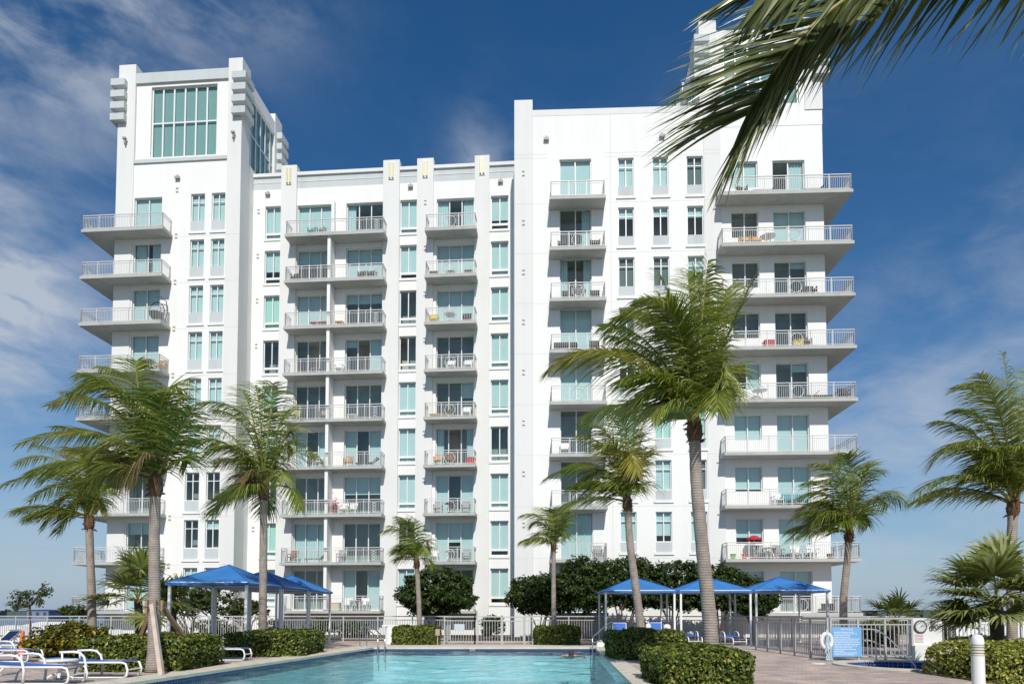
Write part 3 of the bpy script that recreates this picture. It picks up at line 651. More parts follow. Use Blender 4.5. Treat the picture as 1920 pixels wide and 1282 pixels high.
# ================================================================= PLANTS
def unit(r):
    while True:
        v = Vector((r.uniform(-1, 1), r.uniform(-1, 1), r.uniform(-1, 1)))
        if .05 < v.length < 1: return v.normalized()
def leaf(mb, c, nrm, size, r, long=1.7):
    t = nrm.cross(unit(r))
    if t.length < 1e-3: return
    t.normalize(); b = nrm.cross(t); l = size*long*.5; w_ = size*.5; k = nrm*(size*.18)
    mb.face([c-t*l, c+b*w_-t*l*.1+k, c+t*l, c-b*w_-t*l*.1+k])
def hedge(name, label, cat, cx, cy, sx, sy, h, rz, n, size, lm, round_=.12, seed=1, lift=0.0, group=None):
    """clipped hedge: a dark twiggy core with leaves standing off its faces"""
    r = random.Random(seed); root = empty(name, (cx, cy, 0), label, cat, group)
    F = Frame(cx, cy, -rz)
    def W(x, y, z): return F.o+F.e*x-F.n*y+Vector((0, 0, z))
    def sq_(x, y, z):      # push a unit-box point onto the rounded box, with a wavy trim line
        wob = .035*math.sin(x*5.1+seed)+.03*math.sin(y*6.3+z*4+seed*2)+.025*math.sin(z*9+x*3)
        return wob
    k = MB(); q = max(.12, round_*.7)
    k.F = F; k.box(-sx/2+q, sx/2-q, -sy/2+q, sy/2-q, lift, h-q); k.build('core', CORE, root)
    L = MB()
    faces = [((0, 0, 1), sx*sy), ((0, -1, 0), sx*h), ((0, 1, 0), sx*h*.35), ((-1, 0, 0), sy*h), ((1, 0, 0), sy*h)]
    tot = sum(a for _, a in faces)
    for (nv, a) in faces:
        for _ in range(int(n*a/tot)):
            x, y, z = r.uniform(-sx/2, sx/2), r.uniform(-sy/2, sy/2), r.uniform(lift, h)
            if nv[2]: z = h
            elif nv[0]: x = sx/2*nv[0]
            else: y = sy/2*nv[1]
            # round the edges off
            ex, ey, ez = max(0, abs(x)-(sx/2-round_)), max(0, abs(y)-(sy/2-round_)), max(0, z-(h-round_))
            dd = math.sqrt(ex*ex+ey*ey+ez*ez)
            if dd > round_:
                s_ = round_/dd
                x = math.copysign(min(abs(x), sx/2-round_)+ex*s_, x) if ex else x; y = math.copysign(min(abs(y), sy/2-round_)+ey*s_, y) if ey else y; z = (h-round_)+ez*s_ if ez else z
            dep = r.random()**2*-.13+sq_(x, y, z)+r.uniform(-.01, .045)
            nn = (Vector(nv)+Vector((ex*math.copysign(1, x), ey*math.copysign(1, y), ez))*3).normalized()
            c = W(x, y, z)+(F.e*nn.x-F.n*nn.y+Vector((0, 0, nn.z)))*dep
            d_ = (F.e*nn.x-F.n*nn.y+Vector((0, 0, nn.z))+Vector((0, 0, .35))+unit(r)*1.0).normalized()
            leaf(L, c, d_, size*r.uniform(.6, 1.25), r)
    L.build('foliage', lm, root); return root
def blob_tree(name, label, base, lobes, n, size, lm, seed, stems=5, group=None, core=True, fork=.5, tr=.05, cat='tree', gaps=0.0):
    """tree: stems rising from the base into lobes (centre, radii) filled with leaf clumps"""
    r = random.Random(seed); root = empty(name, base, label, cat, group)
    T = MB(); base = Vector(base)
    if fork >= .9:
        ce = sum((Vector(c) for c, _ in lobes), Vector())/len(lobes)+Vector((.1, 0, -.55)); T.tube([base, base.lerp(ce, .6), ce], [tr*2.2, tr*1.6, tr*1.1], 7)
        for c, rad in lobes:
            c = Vector(c); T.tube([ce, ce.lerp(c, .5)+unit(r)*.12, c], [tr*.6, tr*.42, tr*.2], 5)
            for q in range(2): T.tube([ce.lerp(c, .6), c+unit(r)*rad[0]*.9], [tr*.3, tr*.1], 4)
    for i, (c, rad) in enumerate(lobes if fork < .9 else []):
        c = Vector(c)
        for s_ in range(max(1, stems//max(1, len(lobes)))+ (1 if i < stems % max(1, len(lobes)) else 0)):
            e = c+Vector((r.uniform(-.6, .6)*rad[0], r.uniform(-.6, .6)*rad[1], r.uniform(-.5, .3)*rad[2]))
            b = base+Vector((r.uniform(-.12, .12), r.uniform(-.12, .12), 0)); m = b.lerp(e, fork)+Vector((r.uniform(-.15, .15), r.uniform(-.15, .15), .15))
            T.tube([b, b.lerp(m, .5)+unit(r)*.05, m, m.lerp(e, .5)+unit(r)*.12, e], [tr*1.3, tr, tr*.8, tr*.5, tr*.2], 6)
            for q in range(3):
                e2 = c+Vector((r.uniform(-.8, .8)*rad[0], r.uniform(-.8, .8)*rad[1], r.uniform(-.7, .7)*rad[2])); T.tube([m, m.lerp(e2, .5)+unit(r)*.1, e2], [tr*.5, tr*.35, tr*.12], 5)
    T.build('trunk', BARK, root)
    L = MB(); vol = sum(q[1][0]*q[1][1]+q[1][0]*q[1][2]+q[1][1]*q[1][2] for q in lobes)
    for c, rad in lobes:
        c = Vector(c); m = int(n*(rad[0]*rad[1]+rad[0]*rad[2]+rad[1]*rad[2])/vol); ph = r.uniform(0, 9)
        ncl = max(8, m//28)
        for _ in range(ncl):
            d_ = unit(r); s_ = r.uniform(.55, 1.03)**.6*(1+.09*math.sin(d_.x*5+ph)+.08*math.sin(d_.z*6+ph*2))
            p = c+Vector((d_.x*rad[0], d_.y*rad[1], d_.z*rad[2]))*s_
            if gaps and math.sin(p.x*4.1+ph)*math.sin(p.z*4.7+ph*1.7)*math.sin(p.y*3.3) > 1-gaps: continue
            cr = size*r.uniform(1.8, 3.4)
            for q in range(m//ncl):
                o = unit(r)*cr*r.random()**.5; o.z *= .7
                leaf(L, p+o, (d_*.6+Vector((0, -.1, .5))+unit(r)*.9).normalized(), size*r.uniform(.6, 1.3), r)
    L.build('crown', lm, root)
    return root

WIND = Vector((-1, .15, .05)).normalized()
def bez(a, b, c, t): return a*(1-t)**2+b*2*t*(1-t)+c*t*t
def frond(parent, a, b, c, n, ll, lm, r, wind=.55, grav=.55, wid=.038, seg=3, rr=.022, start=.1, side_bias=(1, 1), flut=.25, up=None):
    P = [bez(a, b, c, k/14) for k in range(15)]
    L = MB(); L.mi = 1
    L.tube(P, [rr*((2.6, 1.8, 1.4)[k] if k < 3 else 1.25-1.1*k/14) for k in range(15)], 5); L.mi = 0
    for k in range(n):
        t = start+(1-start)*(k+r.random()*.6)/n
        p = bez(a, b, c, t); T = (bez(a, b, c, min(1, t+.02))-bez(a, b, c, max(0, t-.02))).normalized()
        U = Vector(up) if up else Vector((0, 0, 1)); N = U-T*U.dot(T)
        if N.length < .2: N = Vector((.5, -.6, .3))-T*Vector((.5, -.6, .3)).dot(T)
        N.normalize(); S = T.cross(N)
        prof = (.45+.55*math.sin(math.pi*min(1, .12+.9*t)))*(1 if t < .93 else .75)
        for sd in (1, -1):
            if r.random() > side_bias[0 if sd > 0 else 1]: continue
            ang = .62+.6*t
            D = (S*sd*math.cos(ang*.75)+T*math.sin(ang*.75)+N*r.uniform(.1, .3)).normalized()
            length = ll*prof*r.uniform(.8, 1.1); q = p.copy(); step = length/seg; w0 = wid*r.uniform(.8, 1.15)
            wj = wind*r.uniform(1-flut, 1+flut); gj = grav*r.uniform(.7, 1.3)
            pts = []
            for s_ in range(seg+1):
                W_ = (T-D*T.dot(D)); W_ = W_.normalized() if W_.length > 1e-3 else N
                W_ = (W_+N*.35*sd).normalized()
                ww = w0*(1, 1.0, .62, .3, .2)[min(s_, 4)] if s_ < seg else 0
                pts.append((q-W_*ww*.5, q+W_*ww*.5) if s_ < seg else (q, q))
                D = (D+WIND*wj/seg+Vector((0, 0, -1))*gj/seg+unit(r)*.03).normalized(); q = q+D*step
            i = len(L.v)
            for s_ in range(seg): L.v += [tuple(pts[s_][0]), tuple(pts[s_][1])]
            L.v.append(tuple(pts[seg][0]))
            for s_ in range(seg-1): L.f.append((i+2*s_, i+2*s_+1, i+2*s_+3, i+2*s_+2)); L.m.append(0)
            L.f.append((i+2*seg-2, i+2*seg-1, i+2*seg)); L.m.append(0)
    return L.build('frond', [lm, RACH], parent)
def coconut(label, Y, trunk_px, r0, r1, fronds, seed, n=46, ll=.62, extra=6, flen=None, base_z=0, wid=.033, wind=.55, group=None, low=0):
    """trunk_px: pixel path of the stem from the ground up; fronds: (control px, tip px, depth shift[, kind])"""
    r = random.Random(seed)
    pts = [at(x, y, Y) for x, y in trunk_px]; pts[0].z = base_z
    root = empty('coconut_palm', pts[0], label, 'palm tree', group)
    T = MB(); T.smooth = True; path = []
    for k in range(len(pts)-1):
        m = max(2, int((pts[k+1]-pts[k]).length/.14))
        path += [pts[k].lerp(pts[k+1], i/m) for i in range(m)]
    path.append(pts[-1]); L = len(path)
    # smooth the polyline
    for _ in range(10): path = [path[0]]+[(path[i-1]+path[i]*2+path[i+1])/4 for i in range(1, L-1)]+[path[-1]]
    T.tube(path, [(r0+(r1-r0)*(i/L)**.6)*(1+.30*math.exp(-i/2.2))*(1+r.uniform(-.025, .04)) for i in range(L)], 14); T.build('trunk', TRUNK, root)
    top = pts[-1]; dirn = (path[-1]-path[-4]).normalized()
    # fibrous boot and green crownshaft of leaf bases
    B = MB()
    B.tube([top-dirn*.42, top-dirn*.2, top-dirn*.02, top+dirn*.16, top+dirn*.3], [r1*.9, r1*1.45, r1*1.4, r1*1.15, r1*.7], 10)
    for q in range(22):
        a_ = r.uniform(0, 6.28); o = Vector((math.cos(a_), math.sin(a_), 0)); b0 = top+o*r1*1.15+dirn*r.uniform(-.38, .12)
        B.tube([b0, b0+o*r.uniform(.05, .13)+Vector((0, 0, r.uniform(-.08, .06)))], [.035, .012], 4)
    B.build('leaf_base', FIBRE, root)
    hub = top+dirn*.12
    fl = []
    for f in fronds:
        (cx, cy), (tx, ty), dy = f[:3]; kind = f[3] if len(f) > 3 else 'g'
        fl.append((at(cx, cy, Y+dy*.5), at(tx, ty, Y+dy), kind))
    size = sum((c-hub).length for _, c, _ in fl)/len(fl)
    for q in range(extra):
        a_ = r.uniform(0, 6.28); e = r.uniform(.3, 1.25); l = size*r.uniform(.7, 1.0)
        dv = Vector((math.cos(a_)*math.cos(e)-.6, math.sin(a_)*math.cos(e), math.sin(e))).normalized()
        m = hub+dv*l*.6; t = m+(dv*.35+WIND*.35+Vector((0, 0, -.45)))*l*.75
        fl.append((m, t, 'g'))
    for q in range(low):      # older fronds hanging round the boot
        a_ = 6.283*q/low+r.uniform(-.3, .3); l = size*r.uniform(.6, .85); dv = Vector((math.cos(a_)-.15, math.sin(a_), r.uniform(.15, .5))).normalized()
        m = hub+dv*l*.62; t = m+Vector((dv.x*.35-.12, dv.y*.35, -.85))*l*.62
        fl.append((m, t, 'g' if r.random() < .85 else 'y'))
    for (m, t, kind) in fl:
        lm = {'g': L_PALM if r.random() < .68 else L_PALM2, 'y': L_PALMY, 'd': L_PALMD}[kind]
        bl = .35*size if kind != 'd' else .2*size
        a_ = hub+(m-hub).normalized()*.02+Vector((r.uniform(-.06, .06), r.uniform(-.06, .06), r.uniform(-.15, .1)))
        frond(root, a_, m, t, int(n*1.2), ll*(1.5 if kind != 'y' else 1.8), lm, r, wid=wid, wind=wind*(.85 if kind != 'd' else .2), grav=1.0 if kind != 'd' else 1.1, rr=.02*size/2)
    return root
W_ = 'coconut palms by the pool'
coconut('slender coconut palm at far left rising behind the yellow croton bush', 26, [(173, 1223), (172, 1120), (169, 1040), (167, 975)], .17, .13,
        [((150, 838), (0, 914), -.5), ((128, 812), (30, 872), .8), ((165, 835), (120, 838), .6), ((142, 870), (82, 992), -.6), ((150, 860), (55, 940), .9), ((183, 850), (176, 842), .3), ((190, 900), (187, 955), .2),
         ((150, 900), (108, 1000), .3), ((172, 840), (150, 845), -.8, 'y'), ((196, 880), (200, 920), -.8), ((140, 830), (65, 835), 1.2), ((150, 840), (75, 905), -1.2)], 11, n=44, ll=.85, extra=3)
coconut('tall windblown coconut palm held upright by timber braces at left', 17.5, [(288, 1259), (290, 1130), (289, 1000), (292, 905)], .165, .125,
        [((262, 655), (128, 742), -.6), ((235, 700), (92, 760), .7), ((230, 765), (36, 832), -.3), ((250, 700), (255, 676), .5), ((345, 790), (300, 722), .2), ((335, 815), (360, 765), -.7), ((240, 800), (100, 800), 1.0),
         ((230, 830), (140, 842), .2), ((270, 800), (228, 925), -.8, 'd'), ((340, 840), (352, 868), .6), ((285, 680), (185, 690), 1.1), ((290, 690), (340, 730), .9), ((250, 740), (115, 735), 1.4), ((225, 780), (170, 865), -.9),
         ((300, 740), (310, 735), -1.0), ((245, 820), (180, 880), .9), ((262, 720), (150, 700), -1.2)], 12, n=54, ll=.78, extra=3)
coconut('coconut palm with drooping dead fronds between the left cabana and the pool', 24.5, [(492, 1227), (493, 1120), (494, 1010), (495, 920)], .155, .125,
        [((495, 735), (368, 757), -.6), ((480, 760), (450, 728), .6), ((492, 760), (478, 722), .3), ((508, 760), (512, 718), -.3), ((438, 790), (338, 835), -.6), ((440, 780), (372, 800), 1.0), ((455, 840), (402, 868), .4),
         ((470, 860), (450, 905), -.8, 'd'), ((545, 790), (545, 810), .4), ((552, 815), (596, 855), -.4), ((530, 800), (550, 845), .9), ((525, 860), (535, 900), -.6), ((520, 780), (538, 770), .8), ((470, 760), (400, 770), 1.2), ((478, 850), (462, 915), .7, 'd'), ((460, 800), (385, 850), -1.1)], 13, n=46, ll=.88, extra=3, low=4)
coconut('small windblown palm in the clipped hedge left of the gate', 33.6, [(787, 1205), (786, 1140), (783, 1080), (781, 1052)], .13, .11,
        [((782, 975), (745, 968), -.4), ((765, 972), (714, 998), .3), ((765, 1000), (738, 1035), -.3), ((790, 985), (772, 968), .4), ((800, 990), (803, 1030), .2), ((770, 985), (728, 985), .8), ((772, 1000), (752, 1038), .6), ((795, 1000), (796, 1040), -.6), ((775, 970), (755, 975), -.8)], 14, n=34, ll=.75, extra=4, wind=.45, low=1)
coconut('small windblown palm in the clipped hedge right of the gate', 33.6, [(1039, 1207), (1038, 1120), (1038, 1060), (1038, 1020)], .14, .10,
        [((1022, 950), (976, 966), -.4), ((1018, 960), (995, 985), .4), ((1030, 960), (1015, 952), .6), ((1048, 985), (1070, 948), -.2), ((1052, 985), (1062, 972), .6), ((1020, 985), (1006, 1008), -.5), ((1055, 990), (1062, 1005), -.5), ((1036, 965), (1036, 955), -.4), ((1050, 965), (1056, 952), .7)], 15, n=34, ll=.72, extra=3, wind=.35)
coconut('leaning coconut palm rising from the hedge beside the first right-hand cabana', 26, [(1207, 1215), (1196, 1130), (1181, 1020), (1176, 940)], .175, .13,
        [((1190, 850), (1186, 763), .3), ((1168, 800), (1092, 790), -.5), ((1120, 832), (1022, 898), -.4), ((1175, 800), (1140, 775), .8), ((1165, 825), (1085, 815), .6), ((1196, 840), (1208, 815), -.3), ((1195, 870), (1210, 850), .6), ((1150, 850), (1085, 905), .7), ((1150, 880), (1108, 925), -.6),
         ((1190, 890), (1200, 915), -.5), ((1172, 790), (1195, 890), -1.0, 'y'), ((1160, 790), (1120, 850), -1.0), ((1185, 810), (1160, 770), -.8), ((1130, 840), (1060, 880), 1.1)], 16, n=46, ll=.9, extra=3)
coconut('tallest coconut palm standing in the front right hedge, before the white wing', 15.6, [(1338, 1259), (1330, 1150), (1316, 1020), (1305, 900), (1302, 800)], .185, .125,
        [((1150, 600), (1034, 688), -.7, 'y'), ((1268, 540), (1150, 598), .4), ((1312, 620), (1328, 488), -.2), ((1350, 650), (1413, 522), .3), ((1372, 600), (1362, 760), -.5), ((1288, 600), (1236, 512), .7), ((1305, 620), (1288, 512), .9), ((1235, 600), (1128, 612), 1.0),
         ((1240, 655), (1150, 655), .5), ((1232, 690), (1190, 765), -.5), ((1250, 720), (1222, 785), -.9), ((1348, 640), (1368, 735), .7), ((1325, 600), (1365, 540), 1.0), ((1290, 560), (1200, 560), -.9), ((1260, 680), (1165, 710), -1.1), ((1340, 680), (1345, 770), -.9), ((1290, 640), (1250, 560), -.8),
         ((1330, 600), (1300, 500), .3), ((1262, 640), (1140, 630), 1.3)], 17, n=62, ll=.80, extra=1, wind=.4)
coconut('coconut palm beyond the spa fence at the right edge of the building', 27, [(1582, 1220), (1581, 1120), (1588, 1060), (1592, 1000)], .17, .125,
        [((1604, 900), (1572, 850), .3), ((1590, 870), (1530, 868), -.5), ((1548, 895), (1484, 976), -.3), ((1545, 940), (1475, 1015), .4), ((1645, 885), (1700, 944), -.3), ((1615, 890), (1620, 872), .7), ((1618, 930), (1628, 985), .3), ((1570, 900), (1500, 930), .9), ((1600, 880), (1590, 850), -.6),
         ((1635, 900), (1665, 950), .8), ((1560, 930), (1520, 985), -.8), ((1610, 880), (1645, 880), -.9), ((1580, 880), (1510, 905), -1.0)], 18, n=46, ll=.85, extra=6, wind=.4)
coconut('coconut palm at the right edge rising over the fan palm', 20, [(1898, 1240), (1897, 1100), (1897, 1010), (1900, 945)], .15, .125,
        [((1900, 750), (1880, 662), .2), ((1888, 695), (1795, 722), -.5), ((1800, 770), (1742, 880), .4), ((1790, 840), (1706, 940), -.5), ((1870, 760), (1790, 768), .7), ((1860, 790), (1752, 790), .9), ((1880, 800), (1860, 860), -.7), ((1930, 760), (1960, 720), .2), ((1960, 820), (2010, 880), .3), ((1950, 850), (1985, 950), -.5),
         ((1915, 760), (1925, 690), .9), ((1860, 850), (1800, 905), .9), ((1850, 780), (1770, 845), -1.0), ((1940, 780), (2040, 800), -.3), ((1890, 760), (1840, 700), -1.0)], 19, n=52, ll=.76, extra=4, wind=.4)

# the near palm outside the frame on the right, whose frond hangs across the top corner
rt = Vector((5.6, 4.9, 0)); near = empty('coconut_palm', rt, 'close palm whose long frond hangs over the top right corner', 'palm tree')
T = MB(); T.smooth = True; T.tube([rt, rt+Vector((.05, 0, 2)), rt+Vector((0, -.1, 4)), rt+Vector((-.1, -.1, 6.0))], [.19, .15, .14, .13], 14); T.build('trunk', TRUNK, near)
T = MB(); T.tube([rt+Vector((-.1, -.1, 5.7)), rt+Vector((-.1, -.1, 6.0)), rt+Vector((-.1, -.1, 6.4))], [.14, .24, .1], 10); T.build('leaf_base', FIBRE, near)
hub = rt+Vector((-.1, -.1, 6.3)); r = random.Random(5)
def nearfrond(path, n, ll, ks, wind, grav, seed, wid=.05):
    r = random.Random(seed); L = MB(); m = len(path)-1
    def pt(t):
        x = min(max(t, 0), 1)*m; i = min(int(x), m-1); f = x-i
        p0, p1, p2, p3 = path[max(i-1, 0)], path[i], path[i+1], path[min(i+2, m)]
        return .5*((2*p1)+(p2-p0)*f+(2*p0-5*p1+4*p2-p3)*f*f+(3*p1-p0-3*p2+p3)*f**3)
    L.mi = 1; L.tube([pt(k/20) for k in range(21)], [.028*(1.1-.9*k/20) for k in range(21)], 7); L.mi = 0
    for k in range(n):
        t = .12+.88*(k+r.random()*.5)/n; p = pt(t); T = (pt(t+.01)-pt(t-.01)).normalized()
        for sd, base in ks:
            D = (T*((.22 if sd > 0 else .45)+(.45 if sd > 0 else .35)*t)+Vector(base)*(1 if t > .45 or sd < 0 else .8)+unit(r)*.09).normalized(); length = ll*(.55+.45*math.sin(math.pi*(.15+.75*t)))*r.uniform(.85, 1.1)
            q = p.copy(); S = 6; pts = []; w0 = wid*r.uniform(.75, 1.1); tw = r.uniform(-.5, .5)
            view = Vector((0, -1, 0)); g_ = grav*r.uniform(.6, 1.5); wj = wind*r.uniform(.6, 1.4)
            for s_ in range(S+1):
                W_ = D.cross(view); W_.normalize(); V_ = D.cross(W_); W_ = (W_*math.cos(tw+sd)+V_*math.sin(tw+sd))
                ww = w0*(.7, 1, .95, .8, .55, .3, 0)[s_]
                pts.append((q-W_*ww*.5, q+V_*ww*.12, q+W_*ww*.5)); D = (D+WIND*wj/S+Vector((0, 0, -g_/S))+unit(r)*.035).normalized(); q = q+D*length/S
            i = len(L.v)
            for a_ in pts: L.v += [tuple(z) for z in a_]
            for s_ in range(S):
                for h in (0, 1): L.f.append((i+3*s_+h, i+3*s_+h+1, i+3*s_+4+h, i+3*s_+3+h)); L.m.append(0)
    return L.build('frond', [L_NEAR, RACH], near)
pth = [hub, at(2150, -70, 4.75), at(1860, -75, 4.6), at(1670, -45, 4.5), at(1545, 30, 4.45), at(1462, 120, 4.4), at(1402, 215, 4.4)]
nearfrond(pth, 165, 1.04, [(.5, (-1.0, .15, .24)), (-.5, (-.16, -.1, -.85))], .22, .40, 21, wid=.030)
pth = [hub, at(2050, -230, 4.3), at(1800, -170, 4.1), at(1560, -90, 4.0), at(1450, -40, 3.9)]
nearfrond(pth, 90, .8, [(.6, (-.8, .2, -.2)), (-.4, (.1, -.1, -.6))], .4, .4, 22)
for a_ in (.5, 1.6, 2.6, -.6): frond(near, hub, hub+Vector((math.cos(a_)*1.6, math.sin(a_)*1.2-.5, .8)), hub+Vector((math.cos(a_)*3.4, math.sin(a_)*1.5-1.5, -.6)), 50, .8, L_NEAR, r, wid=.05)

def fan_palm(label, base, h, leaves, seed, R0=.95, nseg=34, lm=None, trunk_r=.16, lean=(0, 0), group=None):
    """leaves: (azimuth from the camera's right in degrees, elevation, petiole length)"""
    r = random.Random(seed); base = Vector(base); root = empty('fan_palm', base, label, 'palm tree', group)
    top = base+Vector((lean[0], lean[1], h)); T = MB(); T.smooth = True
    T.tube([base, base.lerp(top, .5)+Vector((.03, 0, 0)), top], [trunk_r*1.15, trunk_r, trunk_r*.95], 12); T.build('trunk', TRUNK if h < 1 else BARK, root)
    for (a_, e_, pl) in leaves:
        a_, e_ = R_(a_), R_(e_)
        d_ = Vector((math.cos(a_)*math.cos(e_), math.sin(a_)*math.cos(e_), math.sin(e_)))
        m = top+d_*pl*.6; c = m+(d_+Vector((-.12, 0, -.35))).normalized()*pl*.5
        ax = (c-m).normalized(); S = ax.cross(Vector((0, 0, 1))); S = S.normalized() if S.length > .1 else Vector((1, 0, 0)); N = S.cross(ax)
        L = MB(); L.mi = 1; L.tube([top, m, c], [.022, .017, .013], 5); L.mi = 0
        for k in range(nseg):
            th = R_(-140+280*(k+.5)/nseg); D = (ax*math.cos(th)+S*math.sin(th)+N*(.18+.12*(k % 2))).normalized()
            ln = R0*(1-.22*abs(th)/2.4)*r.uniform(.9, 1.08); q = c.copy(); pts = []; SG = 5; wmax = ln*.105
            for s_ in range(SG+1):
                W2 = D.cross(N); W2 = W2.normalized() if W2.length > .01 else S
                ww = wmax*(.12, .7, 1, .8, .4, 0)[s_]; pts.append((q-W2*ww*.5, q+W2*ww*.5))
                dr = (.0, .03, .08, .22, .5, .7)[s_]
                D = (D+Vector((-.25, 0, -1))*dr*r.uniform(.6, 1.3)+unit(r)*.02).normalized(); q = q+D*ln/SG
            i = len(L.v)
            for x_, y_ in pts: L.v += [tuple(x_), tuple(y_)]
            for s_ in range(SG): L.f.append((i+2*s_, i+2*s_+1, i+2*s_+3, i+2*s_+2)); L.m.append(0)
        L.build('fan_leaf', [lm or L_FAN, RACH], root)
    return root
rr = random.Random(8)
def ring_leaves(n, pl, e0, e1, seed):
    r = random.Random(seed); return [(360*k/n+r.uniform(-14, 14), r.uniform(e0, e1), pl*r.uniform(.8, 1.15)) for k in range(n)]
b_ = gnd(1872, 1250); fan_palm('large drooping fan palm at the right edge behind the round hedge', at(1868, 1200, 17.8).xy.to_3d(), 1.75, ring_leaves(9, .95, -10, 30, 1)+ring_leaves(6, .95, 30, 80, 2)+[(180, 8, .85), (200, 22, .95), (165, 38, .9), (190, -20, .75), (250, 15, .8), (275, 35, .8)], 31, R0=1.0, nseg=46, lm=L_FAN2)
fan_palm('fan palm beside the left edge of the building between two coconut palms', at(262, 1190, 27).xy.to_3d(), 2.0, ring_leaves(9, 1.2, -20, 25, 3)+ring_leaves(8, 1.1, 30, 85, 4), 32, R0=1.15, nseg=30, lean=(-.1, 0))
fan_palm('low fan palm with several heads behind the spa fence', at(1678, 1200, 30).xy.to_3d(), 1.1, ring_leaves(8, .9, 0, 35, 5)+ring_leaves(6, .8, 40, 80, 6), 33, R0=.85, nseg=24)
fan_palm('low fan palm behind the spa fence, right of the wall clock', at(1785, 1200, 30).xy.to_3d(), .9, ring_leaves(8, .8, 0, 35, 7)+ring_leaves(5, .7, 40, 80, 8), 34, R0=.8, nseg=24)
fan_palm('sunlit small fan palm right of the braced palm, beside the building corner', at(322, 1190, 28).xy.to_3d(), 1.7, ring_leaves(6, .7, -10, 30, 9)+ring_leaves(5, .7, 40, 80, 10), 35, R0=.85, nseg=24)

# hedges
HG = 'clipped hedges round the pool'
hedge('clipped_hedge', 'clipped hedge in the right foreground round the tallest palm', 'hedge', 3.86, 14.7, 1.72, 2.7, .75, R_(-4), 12000, .056, L_HEDGE, seed=1, group=HG)
hedge('clipped_hedge', 'clipped hedge beside the pool in front of the right-hand cabanas', 'hedge', 4.42, 23.1, 2.25, 2.3, .9, R_(-4), 8000, .066, L_HEDGE, seed=2, group=HG)
hedge('clipped_hedge', 'clipped hedge round the braced palm on the left pool edge', 'hedge', -9.72, 18.75, 2.6, 2.6, .86, R_(-6), 10000, .06, L_HEDGE, seed=3, group=HG)
hedge('clipped_hedge', 'dark clipped hedge in front of the left cabanas', 'hedge', -8.55, 25.0, 2.7, 3.0, .84, R_(-6), 9000, .066, L_HEDGE, seed=4, group=HG)
hedge('clipped_hedge', 'small square hedge round the little palm left of the gate', 'hedge', -4.6, 33.0, 2.25, 1.0, .86, 0, 3600, .075, L_HEDGE, seed=5, group=HG)
hedge('clipped_hedge', 'small square hedge round the little palm right of the gate', 'hedge', 2.2, 33.0, 2.15, 1.0, .86, 0, 3600, .075, L_HEDGE, seed=6, group=HG)
hedge('clipped_hedge', 'bright rounded hedge behind the white bollard lamp at lower right', 'hedge', 12.2, 15.9, 3.9, 3.0, .80, R_(-3), 12000, .055, L_HEDGE2, round_=.45, seed=7, group=HG)
hedge('clipped_hedge', 'dark low hedge right of the clock wall', 'hedge', 14.9, 21.6, 1.8, .9, .72, 0, 1700, .08, L_TREE, seed=8, group=HG)
# croton bush: a mound of lobes
blob_tree('croton_bush', 'yellow and green croton bush beside the loungers at left', (-15.2, 23.6, 0), [((-15.9, 23.5, .45), (.75, .8, .5)), ((-15.1, 23.5, .55), (.85, .9, .55)), ((-14.3, 23.4, .5), (.75, .8, .5)), ((-15.4, 23.9, .75), (.7, .6, .4))], 5200, .10, L_CROT, 41, tr=.02, cat='shrub')
# trees between the fence and the building
TG = 'clipped trees along the right wing'
blob_tree('clipped_tree', 'round clipped ball tree left of the gate in front of the building', (-4.5, 41, 0), [((-4.55, 41, 2.75), (2.25, 1.9, 1.42)), ((-5.6, 41, 2.55), (1.25, 1.5, 1.1)), ((-3.5, 41, 2.6), (1.25, 1.5, 1.15)), ((-4.2, 41, 3.0), (1.4, 1.4, 1.2))], 22000, .105, L_TREE, 42, stems=4)
for i, (px, py, rx, rz_, dx) in enumerate([(1012, 1112, 48, 38, 'leftmost and lowest dark tree of the row right of the gate'), (1088, 1098, 52, 50, 'dark tree just left of the first right-hand cabana'), (1172, 1090, 56, 52, 'tallest dark tree rising behind the first right-hand cabana'),
                                            (1258, 1096, 58, 48, 'dark tree between the first and second right-hand cabanas'), (1345, 1100, 52, 44, 'dark tree showing right of the tallest palm stem'), (1412, 1116, 38, 36, 'smallest dark tree behind the third right-hand cabana')]):
    c = at(px, py, 39); s_ = 39/FPX
    lob = [((c.x, 39, c.z), (rx*s_*1.1, 1.1, rz_*s_*1.02)), ((c.x-.5*rx*s_, 38.8, c.z-.25), (rx*s_*.75, .9, rz_*s_*.75)), ((c.x+.5*rx*s_, 39.1, c.z-.2), (rx*s_*.75, .9, rz_*s_*.8))]
    blob_tree('clipped_tree', dx, (c.x, 39, 0), lob, 15000, .10, L_TREE, 50+i, stems=4, group=TG, gaps=.05)
for i, (px, py, dx, sz, lab) in enumerate([(345, 1128, 0, .8, 'sparse gnarled tree showing under the left edge of the first left cabana'), (405, 1118, .3, .95, 'sparse gnarled tree seen through the first left cabana'), (455, 1140, 0, .8, 'low dark tree behind the first left cabana, right of its gnarled neighbour')]):
    c = at(px, py, 40.5); r = random.Random(70+i)
    lob = [((c.x+r.uniform(-1.3, 1.3)*sz, 40.5+r.uniform(-.4, .4), c.z+r.uniform(-.5, .6)), (.55*sz, .5, .35*sz)) for _ in range(8)]
    blob_tree('sparse_tree', lab, (c.x+.4, 40.5, 0), lob, 2300, .11, L_TREE2, 75+i, stems=8, group='sparse trees behind the left cabanas', tr=.045)
